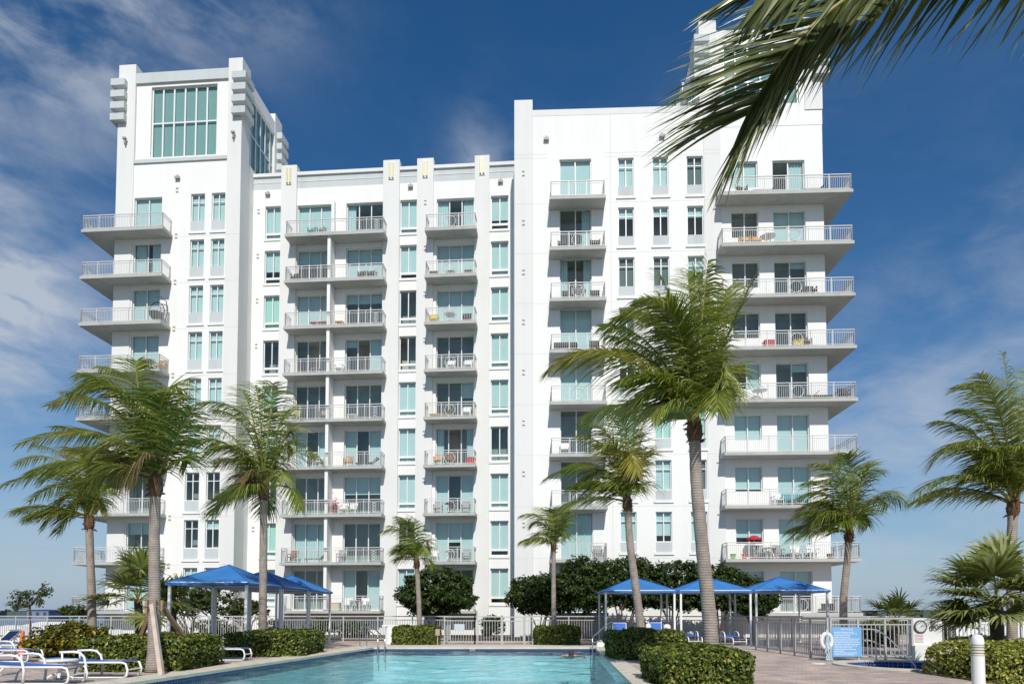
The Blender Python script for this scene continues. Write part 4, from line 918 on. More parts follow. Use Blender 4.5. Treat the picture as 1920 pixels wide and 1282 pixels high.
# far trees beyond the left fence, standing on the lower ground
for (px, py, Y, sp, n, lab) in [(64, 1122, 46, 1.35, 15, 'windswept little tree alone against the sky at far left'), (118, 1142, 46, .55, 5, 'low scrubby tree between the lone tree and the first palm'), (150, 1146, 45, .5, 5, 'low bushy tree just left of the building corner')]:
    c = at(px, py, Y); r = random.Random(px)
    lob = [((c.x+r.uniform(-1, 1)*sp, Y+r.uniform(-.4, .4), c.z+r.uniform(-.55, .55)*sp), (.36*sp, .35, .2*sp)) for _ in range(n)]
    blob_tree('windswept_tree', lab, (c.x+.5, Y, -14), lob, 1100, .10, L_TREE2, px, stems=6, fork=.9, tr=.06, group='trees below the left fence')
# green shrubs at the foot of the building, seen through the fence
SH = 'shrubs behind the far fence'
for i, (px, wpx, top, Y, lab) in enumerate([(925, 52, 1153, 39, 'leafy shrub seen through the gate bars'), (600, 60, 1158, 39, 'low shrub behind the fence, right of the left cabanas'), (520, 70, 1160, 39, 'low shrub behind the fence between the left cabana posts'), (1062, 60, 1170, 37.6, 'low shrub behind the fence right of the gate'), (665, 60, 1166, 38.5, 'low shrub behind the pool ladder rails'),
                                            (400, 90, 1163, 39.5, 'low shrub behind the fence under the first left cabana'), (1640, 80, 1172, 31, 'low shrub behind the spa fence'), (1745, 70, 1168, 32, 'low shrub between the two fan palms')]):
    c = at(px, top, Y); w_ = wpx*Y/FPX/2
    blob_tree('garden_shrub', lab, (c.x, Y, 0), [((c.x, Y, c.z*.5), (w_, .5, c.z*.5)), ((c.x-.3*w_, Y, c.z*.6), (w_*.5, .45, c.z*.42)), ((c.x+.35*w_, Y, c.z*.55), (w_*.5, .45, c.z*.4))], 1500, .10, L_TREE2 if i % 2 else L_TREE, 90+i, stems=3, tr=.02, cat='shrub', group=SH)

# ================================================================= POOLSIDE STRUCTURES
def fence(label, pts, h=1.36, post=1.85, pitch=.125, m=None, group=None, z=0, name='metal_fence', posth=0):
    m = m or FENCEM; root = empty(name, (pts[0][0], pts[0][1], z), label, 'fence' if name == 'metal_fence' else 'gate', group)
    for (a0, b0), (a1, b1) in zip(pts, pts[1:]):
        A, B = Vector((a0, b0, z)), Vector((a1, b1, z)); L = (B-A).length; fr = Frame(0, 0, 0); fr.o = A; fr.e = (B-A)/L; fr.n = Vector((-fr.e.y, fr.e.x, 0))
        q = MB(fr); q.box(-.03, L+.03, -.035, .035, h-.055, h); q.build('top_rail', m, root)
        npst = max(1, round(L/post))
        for k in range(npst+1):
            x = L*k/npst; q = MB(fr); q.box(x-.032, x+.032, -.032, .032, 0, h-.055+posth); q.build('post', m, root)
        for k in range(npst):
            x0_, x1_ = L*k/npst+.032, L*(k+1)/npst-.032; q = MB(fr); q.box(x0_, x1_, -.018, .018, h-.24, h-.2); q.box(x0_, x1_, -.018, .018, .1, .14)
            n = max(2, int((x1_-x0_)/pitch))
            for i in range(1, n): x = x0_+(x1_-x0_)*i/n; q.box(x-.011, x+.011, -.011, .011, .14, h-.24)
            q.build('picket_panel', m, root)
    return root
FYL = lambda x: 36.3-.087*x
fence('long grey picket fence behind the left cabanas and loungers', [(-30, FYL(-30)), (-3.45, FYL(-3.45))], group=None)
fence('grey picket fence behind the right-hand cabanas', [(1.1, FYL(1.1)), (20, FYL(20))])
gy = 33.2
fence('light grey pool gate fence between the two small hedges', [(-3.3, FYL(-3.3)), (-3.28, gy), (-1.8, gy), (-.52, gy)], post=1.5)
fence('light grey picket return right of the pool gate', [(.62, gy), (1.0, gy), (1.02, FYL(1.02))], post=1.6)
gt = fence('light grey swinging gate leaf at the head of the pool', [(-.46, gy), (.56, gy)], post=1.02, name='pool_gate', h=1.34, posth=.06)
q = MB(); q.box(-1.72, -1.66, gy-.05, gy+.01, 0, 1.62); tag(q.build('gate_post', FENCEM), 'tall slim grey post standing between the gate fence panels', 'post')
q = MB(); q.box(-2.8, -2.3, gy-.05, gy-.03, .68, .98); tag(q.build('fence_sign', SIGNG), 'small blank grey notice hung on the gate fence', 'sign')
fence('dark side-on fence panels receding from the spa toward the cabanas', [(10.05, 28.2), (10.12, 21.95)], post=1.25, h=1.36)
fence('grey spa fence carrying the blue rules board', [(10.2, 21.9), (12.8, 21.9)], post=.87)
fence('grey fence right of the clock wall, running out of view', [(13.9, 22.3), (22, 22.3)], post=1.3)

def cabana(label, F, u0, u1, w0, w1, eave, peak, group):
    """four white posts under a hipped blue canvas roof; w grows toward the camera"""
    c = F.P((u0+u1)/2, (w0+w1)/2, 0); root = empty('cabana', c, label, 'cabana', group)
    for (u, w) in ((u0, w0), (u1, w0), (u1, w1), (u0, w1)):
        q = MB(F); q.box(u-.045, u+.045, w-.045, w+.045, .03, eave); o = q.build('post', WPAINT, root)
        q = MB(F); q.box(u-.1, u+.1, w-.1, w+.1, 0, .03); q.build('base_plate', WPAINT, o)
    q = MB(F); q.box(u0-.06, u1+.06, w0-.05, w0+.05, eave, eave+.1); q.box(u0-.06, u1+.06, w1-.05, w1+.05, eave, eave+.1); q.box(u0-.05, u0+.05, w0+.05, w1-.05, eave, eave+.098); q.box(u1-.05, u1+.05, w0+.05, w1-.05, eave, eave+.098)
    q.build('eave_frame', WPAINT, root)
    # canvas: tensioned hip with slightly sagging slopes
    q = MB(F); q.smooth = False; N = 6; e = .12; uc, wc = (u0+u1)/2, (w0+w1)/2; z0 = eave+.05
    cs = [(u0-e, w0-e), (u1+e, w0-e), (u1+e, w1+e), (u0-e, w1+e)]
    for k in range(4):
        a, b = cs[k], cs[(k+1) % 4]
        def pp(s, t): # s along eave, t up to the peak
            u, w = a[0]+(b[0]-a[0])*s, a[1]+(b[1]-a[1])*s
            sag = -.15*math.sin(math.pi*t)*math.sin(math.pi*s)
            return (u+(uc-u)*t, w+(wc-w)*t, z0+(peak-z0)*(t**.93)+sag)
        for i in range(N):
            for j_ in range(N):
                s0, s1, t0, t1 = i/N, (i+1)/N, j_/N, (j_+1)/N
                if j_ == N-1: q.face([q.p(*pp(s0, t0)), q.p(*pp(s1, t0)), q.p(*pp(.5, 1))])
                else: q.quad(pp(s0, t0), pp(s1, t0), pp(s1, t1), pp(s0, t1))
        q.quad((a[0], a[1], z0-.07), (b[0], b[1], z0-.07), (b[0], b[1], z0), (a[0], a[1], z0))
    cn_ = q.build('canopy', BLUEC, root)
    q = MB()
    for (u, w) in cs: q.tube([F.P(u, w, z0+.01)]+[F.P(u+(uc-u)*t, w+(wc-w)*t, z0+(peak-z0)*(t**.93)+.012) for t in (.2, .4, .6, .8)]+[F.P(uc, wc, peak+.02)], .014, 5)
    q.build('seam', SEAM, cn_)
    return root
CL = Frame(-9.25, 23.9, .5)   # left row runs back from the camera along the pool edge
CG = 'blue canvas cabanas'
cabana('nearest blue cabana of the left row, beside the braced palm', CL, -2.75, -.05, -3.4, 0, 2.5, 3.3, CG)
cabana('middle blue cabana of the left row, crossed by a palm stem', CL, -2.75, -.05, -7.0, -3.62, 2.5, 3.3, CG)
cabana('farthest blue cabana of the left row, next to the far fence', CL, -2.75, -.05, -10.6, -7.22, 2.5, 3.3, CG)
CR = Frame(4.4, 32.4, 2)
cabana('first blue cabana of the right row, behind the leaning palm', CR, .05, 3.28, -3.4, 0, 2.5, 3.28, CG)
cabana('middle blue cabana of the right row, half hidden by the tallest palm', CR, 3.58, 6.83, -3.4, 0, 2.5, 3.28, CG)
cabana('last blue cabana of the right row, next to the spa fence', CR, 7.1, 10.4, -3.4, 0, 2.5, 3.28, CG)

# ---- spa wall with clock
DX = .57
q = MB(); q.box(12.27+DX, 13.27+DX, 22.0, 22.18, .48, 1.34); q.box(12.2+DX, 13.36+DX, 21.7, 22.2, 0, .48); wl2 = tag(q.build('spa_wall', WHITE2, None, .015), 'low white stepped wall behind the spa', 'wall')
ck = empty('wall_clock', ((12.55+DX), 21.98, 1.07), 'round black-rimmed clock on the white spa wall', 'clock')
def ydisc(mb, cx, cy, cz, r0, r1, n=28):
    for j in range(n):
        a, b = 2*math.pi*j/n, 2*math.pi*(j+1)/n
        f = lambda rr_, t: Vector((cx+rr_*math.cos(t), cy, cz+rr_*math.sin(t)))
        mb.face([f(r0, a), f(r1, a), f(r1, b), f(r0, b)])
q = MB(); ydisc(q, (12.55+DX), 21.95, 1.07, 0, .17); q.build('dial', mat('clock_dial', (.62, .68, .66), .4), ck)
q = MB(); P = [Vector(((12.55+DX)+.185*math.cos(2*math.pi*k/28), 21.965, 1.07+.185*math.sin(2*math.pi*k/28))) for k in range(29)]; q.tube(P, .026, 8, False); q.build('rim', DARKM, ck)
q = MB(); q.bar(((12.55+DX), 21.945, 1.07), (12.66+DX, 21.945, 1.13), .008, n=4); q.build('minute_hand', DARKM, ck); q = MB(); q.bar(((12.55+DX), 21.945, 1.07), (12.60+DX, 21.945, 1.10), .011, n=4); q.build('hour_hand', DARKM, ck)
q = MB()
for k in range(12): a = 2*math.pi*k/12; q.bar(((12.55+DX)+.125*math.cos(a), 21.945, 1.07+.125*math.sin(a)), ((12.55+DX)+.155*math.cos(a), 21.945, 1.07+.155*math.sin(a)), .006, n=4)
q.build('hour_marks', DARKM, ck)
wr = empty('wall_ornament', (13.0+DX, 21.95, 1.08), 'dark metal leafy ornament hung on the spa wall right of the clock', 'ornament'); q = MB(); r = random.Random(4)
for k in range(5):
    a = r.uniform(0, 6.28); p = Vector((13.02+DX+r.uniform(-.13, .15), 21.95, 1.07+r.uniform(-.06, .06))); q.tube([p+Vector((.06*math.cos(t), -.02*math.sin(t*2), .06*math.sin(t))) for t in [k2*.7+a for k2 in range(9)]], .014, 5)
q.build('scrolls', mat('verdigris_metal', (.12, .15, .14), .5), wr); q = MB(); q.tube([Vector((12.97+DX, 21.97, 1.1)), Vector((12.95+DX, 21.96, 1.28))], [.06, .075], 8); q.build('vase', mat('brown_vase', (.35, .28, .2), .6), wr)
sg_ = empty('warning_sign', (12.5+DX, 21.97, .7), 'small white notice with red lines below the wall clock', 'sign')
q = MB(); q.box(12.38+DX, 12.66+DX, 21.975, 21.995, .58, .84); q.build('panel', mat('pale_notice_panel', (.66, .66, .66), .6), sg_)
q = MB(); r = random.Random(9)
for k in range(5):
    x = 12.4+DX
    while x < 12.61+DX: l = r.uniform(.02, .05); q.box(x, min(x+l, 12.64+DX), 21.971, 21.9745, .61+k*.045, .625+k*.045); x += l+.012
q.build('red_lines', REDT, sg_)
# ---- blue spa rules board
bd = empty('rules_board', (10.6, 21.83, .3), 'light blue board of spa rules hung on the spa fence', 'sign')
bx0, bx1, bz0, bz1 = 10.22, 11.16, .12, 1.06; by = 21.84
q = MB(); q.box(bx0, bx1, by, by+.03, bz0, bz1); q.build('panel', SIGNB, bd)
def text(body, size, loc, rot, m, parent, name='lettering', align='CENTER', ext=.001):
    cu = bpy.data.curves.new(name, 'FONT'); cu.body = body; cu.size = size; cu.align_x = align; cu.extrude = ext
    o = bpy.data.objects.new('tmp_text', cu); sc.collection.objects.link(o); bpy.context.view_layer.update()
    me = bpy.data.meshes.new_from_object(o.evaluated_get(bpy.context.evaluated_depsgraph_get())); bpy.data.objects.remove(o)
    me.transform(Matrix.Translation(loc) @ rot.to_matrix().to_4x4()); me.materials.clear(); me.materials.append(m)
    t = bpy.data.objects.new(name, me); sc.collection.objects.link(t)
    if parent: t.parent = parent; t.matrix_parent_inverse = Matrix.Translation(-wloc(parent))
    return t
from mathutils import Euler
UPR = Euler((math.pi/2, 0, 0))
text('SPA RULES', .085, ((bx0+bx1)/2, by-.004, bz1-.10), UPR, WTEXT, bd, 'heading')
q = MB(); r = random.Random(2)
for k, wd_ in enumerate([.62, .74, .5, .48, .82, .78, .8, .84, .74, .55, .7, .3, .68, .6]):
    z = bz1-.17-k*.055; x = bx0+.06
    while x < bx0+.06+wd_*.98: l = r.uniform(.015, .075); q.box(x, x+l, by-.004, by-.001, z, z+.018); x += l+.014
q.build('small_print', WTEXT, bd)
# ---- life ring on the end post, with its rope
lr = empty('life_ring', (9.95, 21.7, .62), 'white life ring with pale blue rope hung on the fence corner', 'life ring')
q = MB(); q.smooth = True; P = [Vector((9.98+.17*math.cos(2*math.pi*k/26), 21.72+.02*math.cos(2*math.pi*k/26), .62+.235*math.sin(2*math.pi*k/26))) for k in range(27)]; q.tube(P, .062, 10, False); q.build('ring', WPLAS, lr)
q = MB(); r = random.Random(6); RP = mat('pale_blue_rope', (.48, .62, .72), .8)
for k in range(7):
    x = 9.98+r.uniform(-.05, .05); P = [Vector((9.99+r.uniform(-.01, .01), 21.72, .98))]+[Vector((x+r.uniform(-.06, .06), 21.64+r.uniform(-.03, .03), z)) for z in (.8, .6, .42, .25, .1, .03)]+[Vector((x+r.uniform(-.2, .2), 21.6+r.uniform(-.15, .1), .03))]; q.tube(P, .014, 5)
q.build('rope', RP, lr)
# ---- handrails
def handrail(label, paths, m=STEEL, r=.024):
    p0 = Vector(paths[0][0]); root = empty('pool_handrail', p0, label, 'handrail')
    for p in paths:
        p = [Vector(v) for v in p]
        for _ in range(2):
            n = [p[0]]
            for a, b in zip(p, p[1:]): n += [a.lerp(b, .25), a.lerp(b, .75)]
            p = n+[p[-1]]
        q = MB(); q.smooth = True; q.tube(p, r, 8); q.build('rail_tube', m, root)
    return root
def lrail(x, y): return [(x-1.0, y+1.0, 0), (x-1.0, y+1.0, .5), (x-.95, y+1.0, .93), (x-.8, y+.9, .96), (x-.06, y+.08, .45), (x, y, .40), (x, y-.1, .0), (x, y-.1, -.6)]
handrail('pair of steel grab rails at the far left pool corner', [lrail(-5.75, 29.4), lrail(-5.45, 29.4)])
def rrail(x, y): return [(x+1.05, y+.9, 0), (x+1.05, y+.9, .9), (x+1.0, y+.88, 1.12), (x+.85, y+.75, 1.1), (x+.08, y+.1, .52), (x, y, .44), (x, y-.1, .2), (x, y-.1, -.6)]
handrail('steel grab rail at the far right pool corner', [rrail(3.45, 29.4), [(3.45, 29.3, .27), (4.0, 29.8, .27), (4.5, 30.3, .27)]])
handrail('steel handrail sloping down into the spa', [[(11.45, 21.55, .04), (11.45, 21.55, .75), (11.45, 21.5, .95), (11.5, 21.2, .9), (11.2, 19.2, .2), (11.18, 18.9, -.1), (11.18, 18.8, -.5)]])
handrail('pale handrails on the steps behind the spa fence', [[(11.6, 23.5, 0), (11.6, 23.5, .9), (11.8, 23.5, .95), (12.6, 23.6, .95), (12.7, 23.6, .8)], [(10.6, 22.6, .95), (11.3, 22.6, .75), (12.3, 22.6, .45), (12.6, 22.6, .1)]], FENCEM)
# ---- bollard lamps
def bollard(label, x, y, h, r, m, group=None):
    root = empty('bollard_lamp', (x, y, 0), label, 'bollard lamp', group)
    q = MB(); q.smooth = False; q.lathe([(r, 0), (r, h-.38)], (x, y, 0), 24); q.build('column', m, root)
    q = MB()
    for k in range(4): q.lathe([(r*.80, h-.38+k*.05), (r*1.0, h-.375+k*.05), (r*1.0, h-.355+k*.05), (r*.8, h-.335+k*.05)], (x, y, 0), 24)
    q.build('louvre', mat('cream_louvre', (.62, .58, .46), .5) if 'cream_louvre' not in bpy.data.materials else bpy.data.materials['cream_louvre'], root)
    q = MB(); q.smooth = True; q.lathe([(r*1.0, h-.18), (r*1.02, h-.14), (r*.93, h-.07), (r*.7, h-.02), (r*.35, h), (.001, h+.004)], (x, y, 0), 24); q.build('dome', WPLAS, root)
    return root
bollard('white bollard lamp standing alone at lower right', (1830-960)*12.3/FPX, 12.3, 1.12, .105, WPAINT)
bollard('white dome lamp behind the hedge, between the leaning palm and a lounger', (1215-960)*30/FPX, 30, 1.05, .12, WPLAS)
bollard('white dome lamp behind the hedge, just left of two cabana posts', (1250-960)*30/FPX, 30, 1.02, .16, WPLAS)
bollard('white dome lamp behind the croton bush at left', (199-960)*27/FPX, 27, .98, .13, WPLAS)
q = MB(); x, y = (577.5-960)*29/FPX, 29; q.box(x-.095, x+.095, y-.1, y+.1, 0, .98); q.box(x-.1, x+.1, y-.105, y+.105, .98, 1.05); tag(q.build('service_post', CONCR, None, .012), 'square grey service post at the end of the left hedge', 'post')
ps = empty('pedestal', (-5.85, 33.4, 0), 'white round pedestal counter beside the left gate hedge', 'pedestal')
q = MB(); q.smooth = True; q.lathe([(.36, 0), (.33, .86)], (-5.85, 33.4, 0), 24); q.build('column', WHITE, ps); q = MB(); q.box(-6.3, -5.35, 33.1, 33.75, .86, .93); q.build('top', WPAINT, ps, .01)
q = MB(); q.lathe([(.001, .02), (.2, .02), (.2, 0)], (9.1, 20.4, .0), 20); tag(q.build('drain_cover', WPLAS), 'round white skimmer lid in the pavers beside the spa', 'drain cover')
q = MB(); q.box(5.05, 5.14, 15.0, 16.1, .35, .62); tag(q.build('utility_box', mat('brown_utility_box', (.2, .16, .12), .7), None, .01), 'flat brown utility box at the right end of the front hedge', 'box')
q = MB(); q.box(-3.62, -3.42, 32.35, 32.5, .45, .75); q.box(-3.55, -3.5, 32.4, 32.45, 0, .45); tag(q.build('call_box', mat('tan_call_box', (.38, .31, .23), .6)), 'small tan box on a post left of the gate fence', 'box')
# ---- timber braces round the left palm
br = empty('palm_brace', (-9.2, 17.5, 0), 'three timber stakes bracing the palm at left', 'tree brace'); X0 = (289-960)*17.5/FPX
for (bp, tp, m) in ((gnd(303, 1266), Vector((X0+.06, 17.3, 1.72)), WOODP), ((X0-1.35, 18.9, 0), Vector((X0-.1, 17.62, 1.7)), WOOD), ((X0+.55, 19.2, 0), Vector((X0+.14, 17.6, 1.72)), WOOD)):
    A = Vector(bp); B = tp; fr = Frame(0, 0, 0); q = MB(); q.tube([A, B], [.075, .068], 4); q.build('stake', m, br)
for k in range(5):
    a = k*1.256+.3; q = MB(); c = Vector((X0+.185*math.cos(a), 17.5+.185*math.sin(a), 0)); q.tube([c+Vector((0, 0, 1.5)), c+Vector((0, 0, 1.83))], .045, 4); q.build('batten', WOOD, br)
q = MB(); q.tube([Vector((X0+.235*math.cos(k*.4), 17.5+.235*math.sin(k*.4), 1.68)) for k in range(17)], .012, 4); q.build('strap', mat('brace_strap', (.3, .25, .2), .7), br)

# ================================================================= LOUNGERS AND SMALL THINGS
def lounger_proto(back):
    """foot end at x=0, head at x=-1.95; back = rise angle of the backrest in degrees"""
    root = empty('pool_lounger', (0, 0, 0), 'white framed pool lounger with blue sling', 'sun lounger', 'sun loungers round the pool')
    a = R_(back); hx, hz = -1.22-.72*math.cos(a), .37+.72*math.sin(a)
    for sd in (-.31, .31):
        q = MB(); q.smooth = True
        q.tube([(-.06, sd, 0.03), (.0, sd, .08), (.02, sd, .2), (-.03, sd, .34), (-.12, sd, .37), (-1.22, sd, .37)], .026, 7); q.tube([(-.06, sd, .03), (-1.25, sd, .03)], .022, 6)
        q.tube([(-1.22, sd, .37), (hx, sd, hz)], .024, 7); q.tube([(-1.55, sd, .03), (-1.5, sd, .2), (-1.35, sd, .36)], .022, 6); q.tube([(-1.25, sd, .03), (-1.55, sd, .03)], .022, 6)
        q.build('side_frame', WPLAS, root)
        s2 = sd*1.09; q = MB(); q.smooth = True
        q.tube([(-.92, s2, .03), (-.90, s2, .3), (-.95, s2, .5), (-1.05, s2, .60), (-1.2, s2, .62), (-1.5, s2, .61)], .028, 7); q.tube([(-1.45, s2, .61), (-1.43, s2, .37)], .022, 6)
        q.build('armrest', WPLAS, root)
    q = MB(); q.tube([(0, -.31, .2), (0, .31, .2)], .018, 6); q.tube([(-1.5, -.31, .2), (-1.5, .31, .2)], .018, 6); q.tube([(hx, -.31, hz), (hx, .31, hz)], .02, 6); q.build('cross_bar', WPLAS, root)
    q = MB()
    for k in range(8):
        x0_, x1_ = -.05-1.15*k/8, -.05-1.15*(k+1)/8; f = lambda x: (.412)-.025*math.sin(math.pi*(-x-.05)/1.15)
        q.quad((x0_, -.3, f(x0_)), (x1_, -.3, f(x1_)), (x1_, .3, f(x1_)), (x0_, .3, f(x0_)))
    q.build('seat_sling', BLUES, root)
    q = MB(); q.quad((-1.21, -.3, .412), (hx, -.3, hz+.04), (hx, .3, hz+.04), (-1.21, .3, .412)); q.build('back_sling', BLUES, root)
    return root
LG = 'sun loungers round the pool'
flat = lounger_proto(4); up_ = lounger_proto(42); high = lounger_proto(66)
F_, U_, H_ = [True], [True], [True]
def lng(p, flag, X, Y, rz, label):
    o = place(p, flag[0], (X, Y, 0), R_(rz), label, LG); flag[0] = False; return o
lng(flat, F_, -9.28, 14.65, 0, 'flat blue lounger nearest the camera at lower left')
lng(flat, F_, -8.85, 16.05, 2, 'flat blue lounger with white arms just in front of the left pool hedge')
lng(flat, F_, -14.75, 21.2, -2, 'flat blue lounger farther left, beside the croton bush')
lng(up_, U_, -18.2, 24.6, 178, 'blue lounger with raised back near the orange cone')
lng(flat, F_, -8.45, 21.9, 2, 'flat blue lounger on the pool edge between the two left hedges')
lng(flat, F_, -10.35, 24.7, 2, 'blue lounger half hidden behind the hedge, under the first left cabana')
lng(up_, U_, -9.3, 31.6, 0, 'blue lounger with raised back by the farthest left cabana')
lng(high, H_, 4.95, 31.2, -97, 'upright blue lounger facing the pool under the first right cabana')
lng(high, H_, 6.85, 32.2, -97, 'upright blue lounger showing only its back over the hedge')
lng(flat, F_, 8.55, 31.9, -92, 'flat blue lounger left of the tallest palm stem, foot toward the pool')
lng(flat, F_, 10.45, 31.4, -86, 'flat blue lounger between the tallest palm stem and the last cabana posts')
lng(up_, U_, -20.2, 25.5, 178, 'blue lounger with raised back cut by the left edge')
tb = empty('side_table', (-10.25, 15.55, 0), 'low white plastic table between the two nearest loungers', 'table'); q = MB(); q.lathe([(.001, .46), (.34, .46), (.36, .445), (.36, .425), (.001, .42)], (-10.25, 15.55, 0), 24); q.build('table_top', WPLAS, tb)
q = MB(); q.lathe([(.05, .08), (.04, .2), (.055, .42)], (-10.25, 15.55, 0), 12); q.build('column', WPLAS, tb)
for k in range(4):
    a = k*1.57+.5; q = MB(); q.tube([(-10.25+.03*math.cos(a), 15.55+.03*math.sin(a), .14), (-10.25+.15*math.cos(a), 15.55+.15*math.sin(a), .1), (-10.25+.27*math.cos(a), 15.55+.27*math.sin(a), .02)], [.035, .03, .03], 6); q.build('foot', WPLAS, tb)
cn = empty('traffic_cone', (-17.3, 24.2, 0), 'slim orange marker cone among the left loungers', 'traffic cone'); cx, cy = -17.3, 24.2
q = MB(); q.smooth = True; q.lathe([(.13, .03), (.10, .3), (.06, .34), (.09, .42), (.085, .62), (.05, .72), (.055, .8), (.04, .88), (.001, .9)], (cx, cy, 0), 16); q.build('body', ORANGE, cn); q = MB(); q.box(cx-.18, cx+.18, cy-.18, cy+.18, 0, .03); q.build('foot', ORANGE, cn)
ft = empty('folding_chair', (-17.6, 26.3, 0), 'pale timber folding stand behind the croton bush', 'folding stand'); cx, cy = -17.4, 26.3
for dx in (-.42, .42):
    q = MB(); q.tube([(cx+dx, cy-.3, 0), (cx+dx*.4, cy+.3, 1.0)], .03, 4); q.build('leg', WOODP, ft); q = MB(); q.tube([(cx+dx, cy+.3, 0), (cx+dx, cy-.2, 1.02)], .03, 4); q.build('leg', WOODP, ft)
q = MB(); q.box(cx-.5, cx+.5, cy-.3, cy+.3, 1.0, 1.04); q.build('seat', mat('pinkish_canvas', (.42, .33, .31), .8), ft)
tw_ = empty('pool_towel', (4.05, 30.3, .03), 'crumpled red and white towel on the far right pool coping', 'towel'); r = random.Random(3)
for mm, x0_, nm in ((REDC, 3.98, 'red_half'), (WPLAS, 3.72, 'white_half')):
    q = MB(); q.smooth = True; N = 7; hh = [[.03+(.0 if i in (0, N) or j_ in (0, N) else r.uniform(.12, .28)) for j_ in range(N+1)] for i in range(N+1)]
    for i in range(N):
        for j_ in range(N):
            f = lambda a_, b_: (x0_+a_*.055, 30.1+b_*.055, hh[a_][b_]); q.quad(f(i, j_), f(i+1, j_), f(i+1, j_+1), f(i, j_+1))
    q.build(nm, mm, tw_)
# depth marks on the waterline tiles
dm = text('5 FT', .13, (-1.7, 29.72, -.125), UPR, WTEXT, None, 'depth_mark'); tag(dm, 'white depth figures on the far waterline tiles below the gate', 'depth mark')
# swimmer: one skinned figure doing breaststroke
def skin_body(name, joints, bones, m, root_i=0, sub=2):
    me = bpy.data.meshes.new(name); me.from_pydata([j_[0] for j_ in joints], bones, []); o = bpy.data.objects.new(name, me); sc.collection.objects.link(o)
    o.modifiers.new('skin', 'SKIN'); sk = me.skin_vertices[0].data if me.skin_vertices else None
    if sk is None:
        bpy.context.view_layer.objects.active = o; bpy.ops.mesh.customdata_skin_add(); sk = me.skin_vertices[0].data
    for i, j_ in enumerate(joints): sk[i].radius = j_[1] if isinstance(j_[1], tuple) else (j_[1], j_[1]); sk[i].use_root = (i == root_i)
    s_ = o.modifiers.new('sub', 'SUBSURF'); s_.levels = sub; s_.render_levels = sub
    me.materials.append(m); return o
sx, sy, sz = (1070-960)*26.9/FPX, 26.9, -.25
J = [((sx, sy+.55, sz+.0), (.14, .09)), ((sx, sy+.3, sz+.03), (.14, .09)), ((sx, sy+.05, sz+.06), (.17, .09)), ((sx, sy-.06, sz+.10), .06), ((sx, sy-.17, sz+.15), (.085, .10)), ((sx, sy-.25, sz+.17), (.07, .08)),
     ((sx-.2, sy+.02, sz+.08), .055), ((sx-.36, sy-.2, sz+.09), .042), ((sx-.42, sy-.46, sz+.06), .033), ((sx-.4, sy-.58, sz+.03), .036), ((sx+.2, sy+.02, sz+.08), .055), ((sx+.38, sy-.18, sz+.09), .042), ((sx+.5, sy-.42, sz+.06), .033), ((sx+.49, sy-.54, sz+.03), .036),
     ((sx-.1, sy+.7, sz-.02), .08), ((sx-.14, sy+1.05, sz-.06), .055), ((sx-.1, sy+1.4, sz-.08), .04), ((sx+.1, sy+.7, sz-.02), .08), ((sx+.14, sy+1.05, sz-.06), .055), ((sx+.1, sy+1.4, sz-.08), .04)]
BN = [(0, 1), (1, 2), (2, 3), (3, 4), (4, 5), (2, 6), (6, 7), (7, 8), (8, 9), (2, 10), (10, 11), (11, 12), (12, 13), (0, 14), (14, 15), (15, 16), (0, 17), (17, 18), (18, 19)]
sw = skin_body('person', J, BN, SKIN); tag(sw, 'swimmer low in the water near the far right end of the pool', 'person')
q = MB(); q.smooth = True
q.lathe([(.001, .13), (.06, .115), (.095, .06), (.105, 0), (.1, -.04)], (sx, sy-.16, sz+.16), 14); q.build('hair', HAIR, sw)
# far buildings beyond the deck
def far_house(label, x0, x1, y0, y1, zt, wallm, roofm, hip=2.2, name='far_building'):
    root = empty(name, ((x0+x1)/2, (y0+y1)/2, -14), label, 'building'); q = MB(); q.box(x0, x1, y0, y1, -14, zt); q.build('wall', wallm, root)
    q = MB(); e = .5; cx, cy, hl = (x0+x1)/2, (y0+y1)/2, max(0, (x1-x0)/2-(y1-y0)/2); A = [(x0-e, y0-e, zt), (x1+e, y0-e, zt), (x1+e, y1+e, zt), (x0-e, y1+e, zt)]; B0, B1_ = (cx-hl, cy, zt+hip), (cx+hl, cy, zt+hip)
    q.quad(A[0], A[1], B1_, B0); q.quad(A[2], A[3], B0, B1_); q.face([Vector(A[1]), Vector(A[2]), Vector(B1_)]); q.face([Vector(A[3]), Vector(A[0]), Vector(B0)]); q.build('roof', roofm, root)
    q = MB(); n = max(2, int((x1-x0)/3))
    for k in range(n): q.box(x0+(x1-x0)*(k+.3)/n, x0+(x1-x0)*(k+.7)/n, y0-.05, y0, zt-2.6, zt-1)
    q.build('window', DARKM, root); return root
PINK = mat('salmon_wall', (.38, .13, .11), .9); WROOF = mat('white_roof', (.74, .72, .68), .8); BLW = mat('blue_grey_wall', (.17, .22, .32), .9)
far_house('long white roofed building with red walls beyond the right fence', 56, 105, 88, 100, -2.3, PINK, WROOF, 2.6)
far_house('plain blue-grey block beyond the lone tree at far left', -213, -203.5, 300, 312, 2.9, BLW, BLW, .5)
far_house('low white roofed house below the left fence', -62, -48, 84, 92, -2.4, WHITE, WROOF, 1.5)
far_house('small white roofed house farther left below the fence', -90, -78, 110, 120, -2.0, WHITE, WROOF, 1.5)
far_house('pale house between the lone tree and the building, below the fence', -112, -96, 150, 160, -2.2, WHITE2, WROOF, 1.8)
far_house('distant pale roofs beyond the fan palm on the right', 150, 190, 200, 215, -1.2, WHITE2, GREY, 2.0)
r = random.Random(12); q = MB()
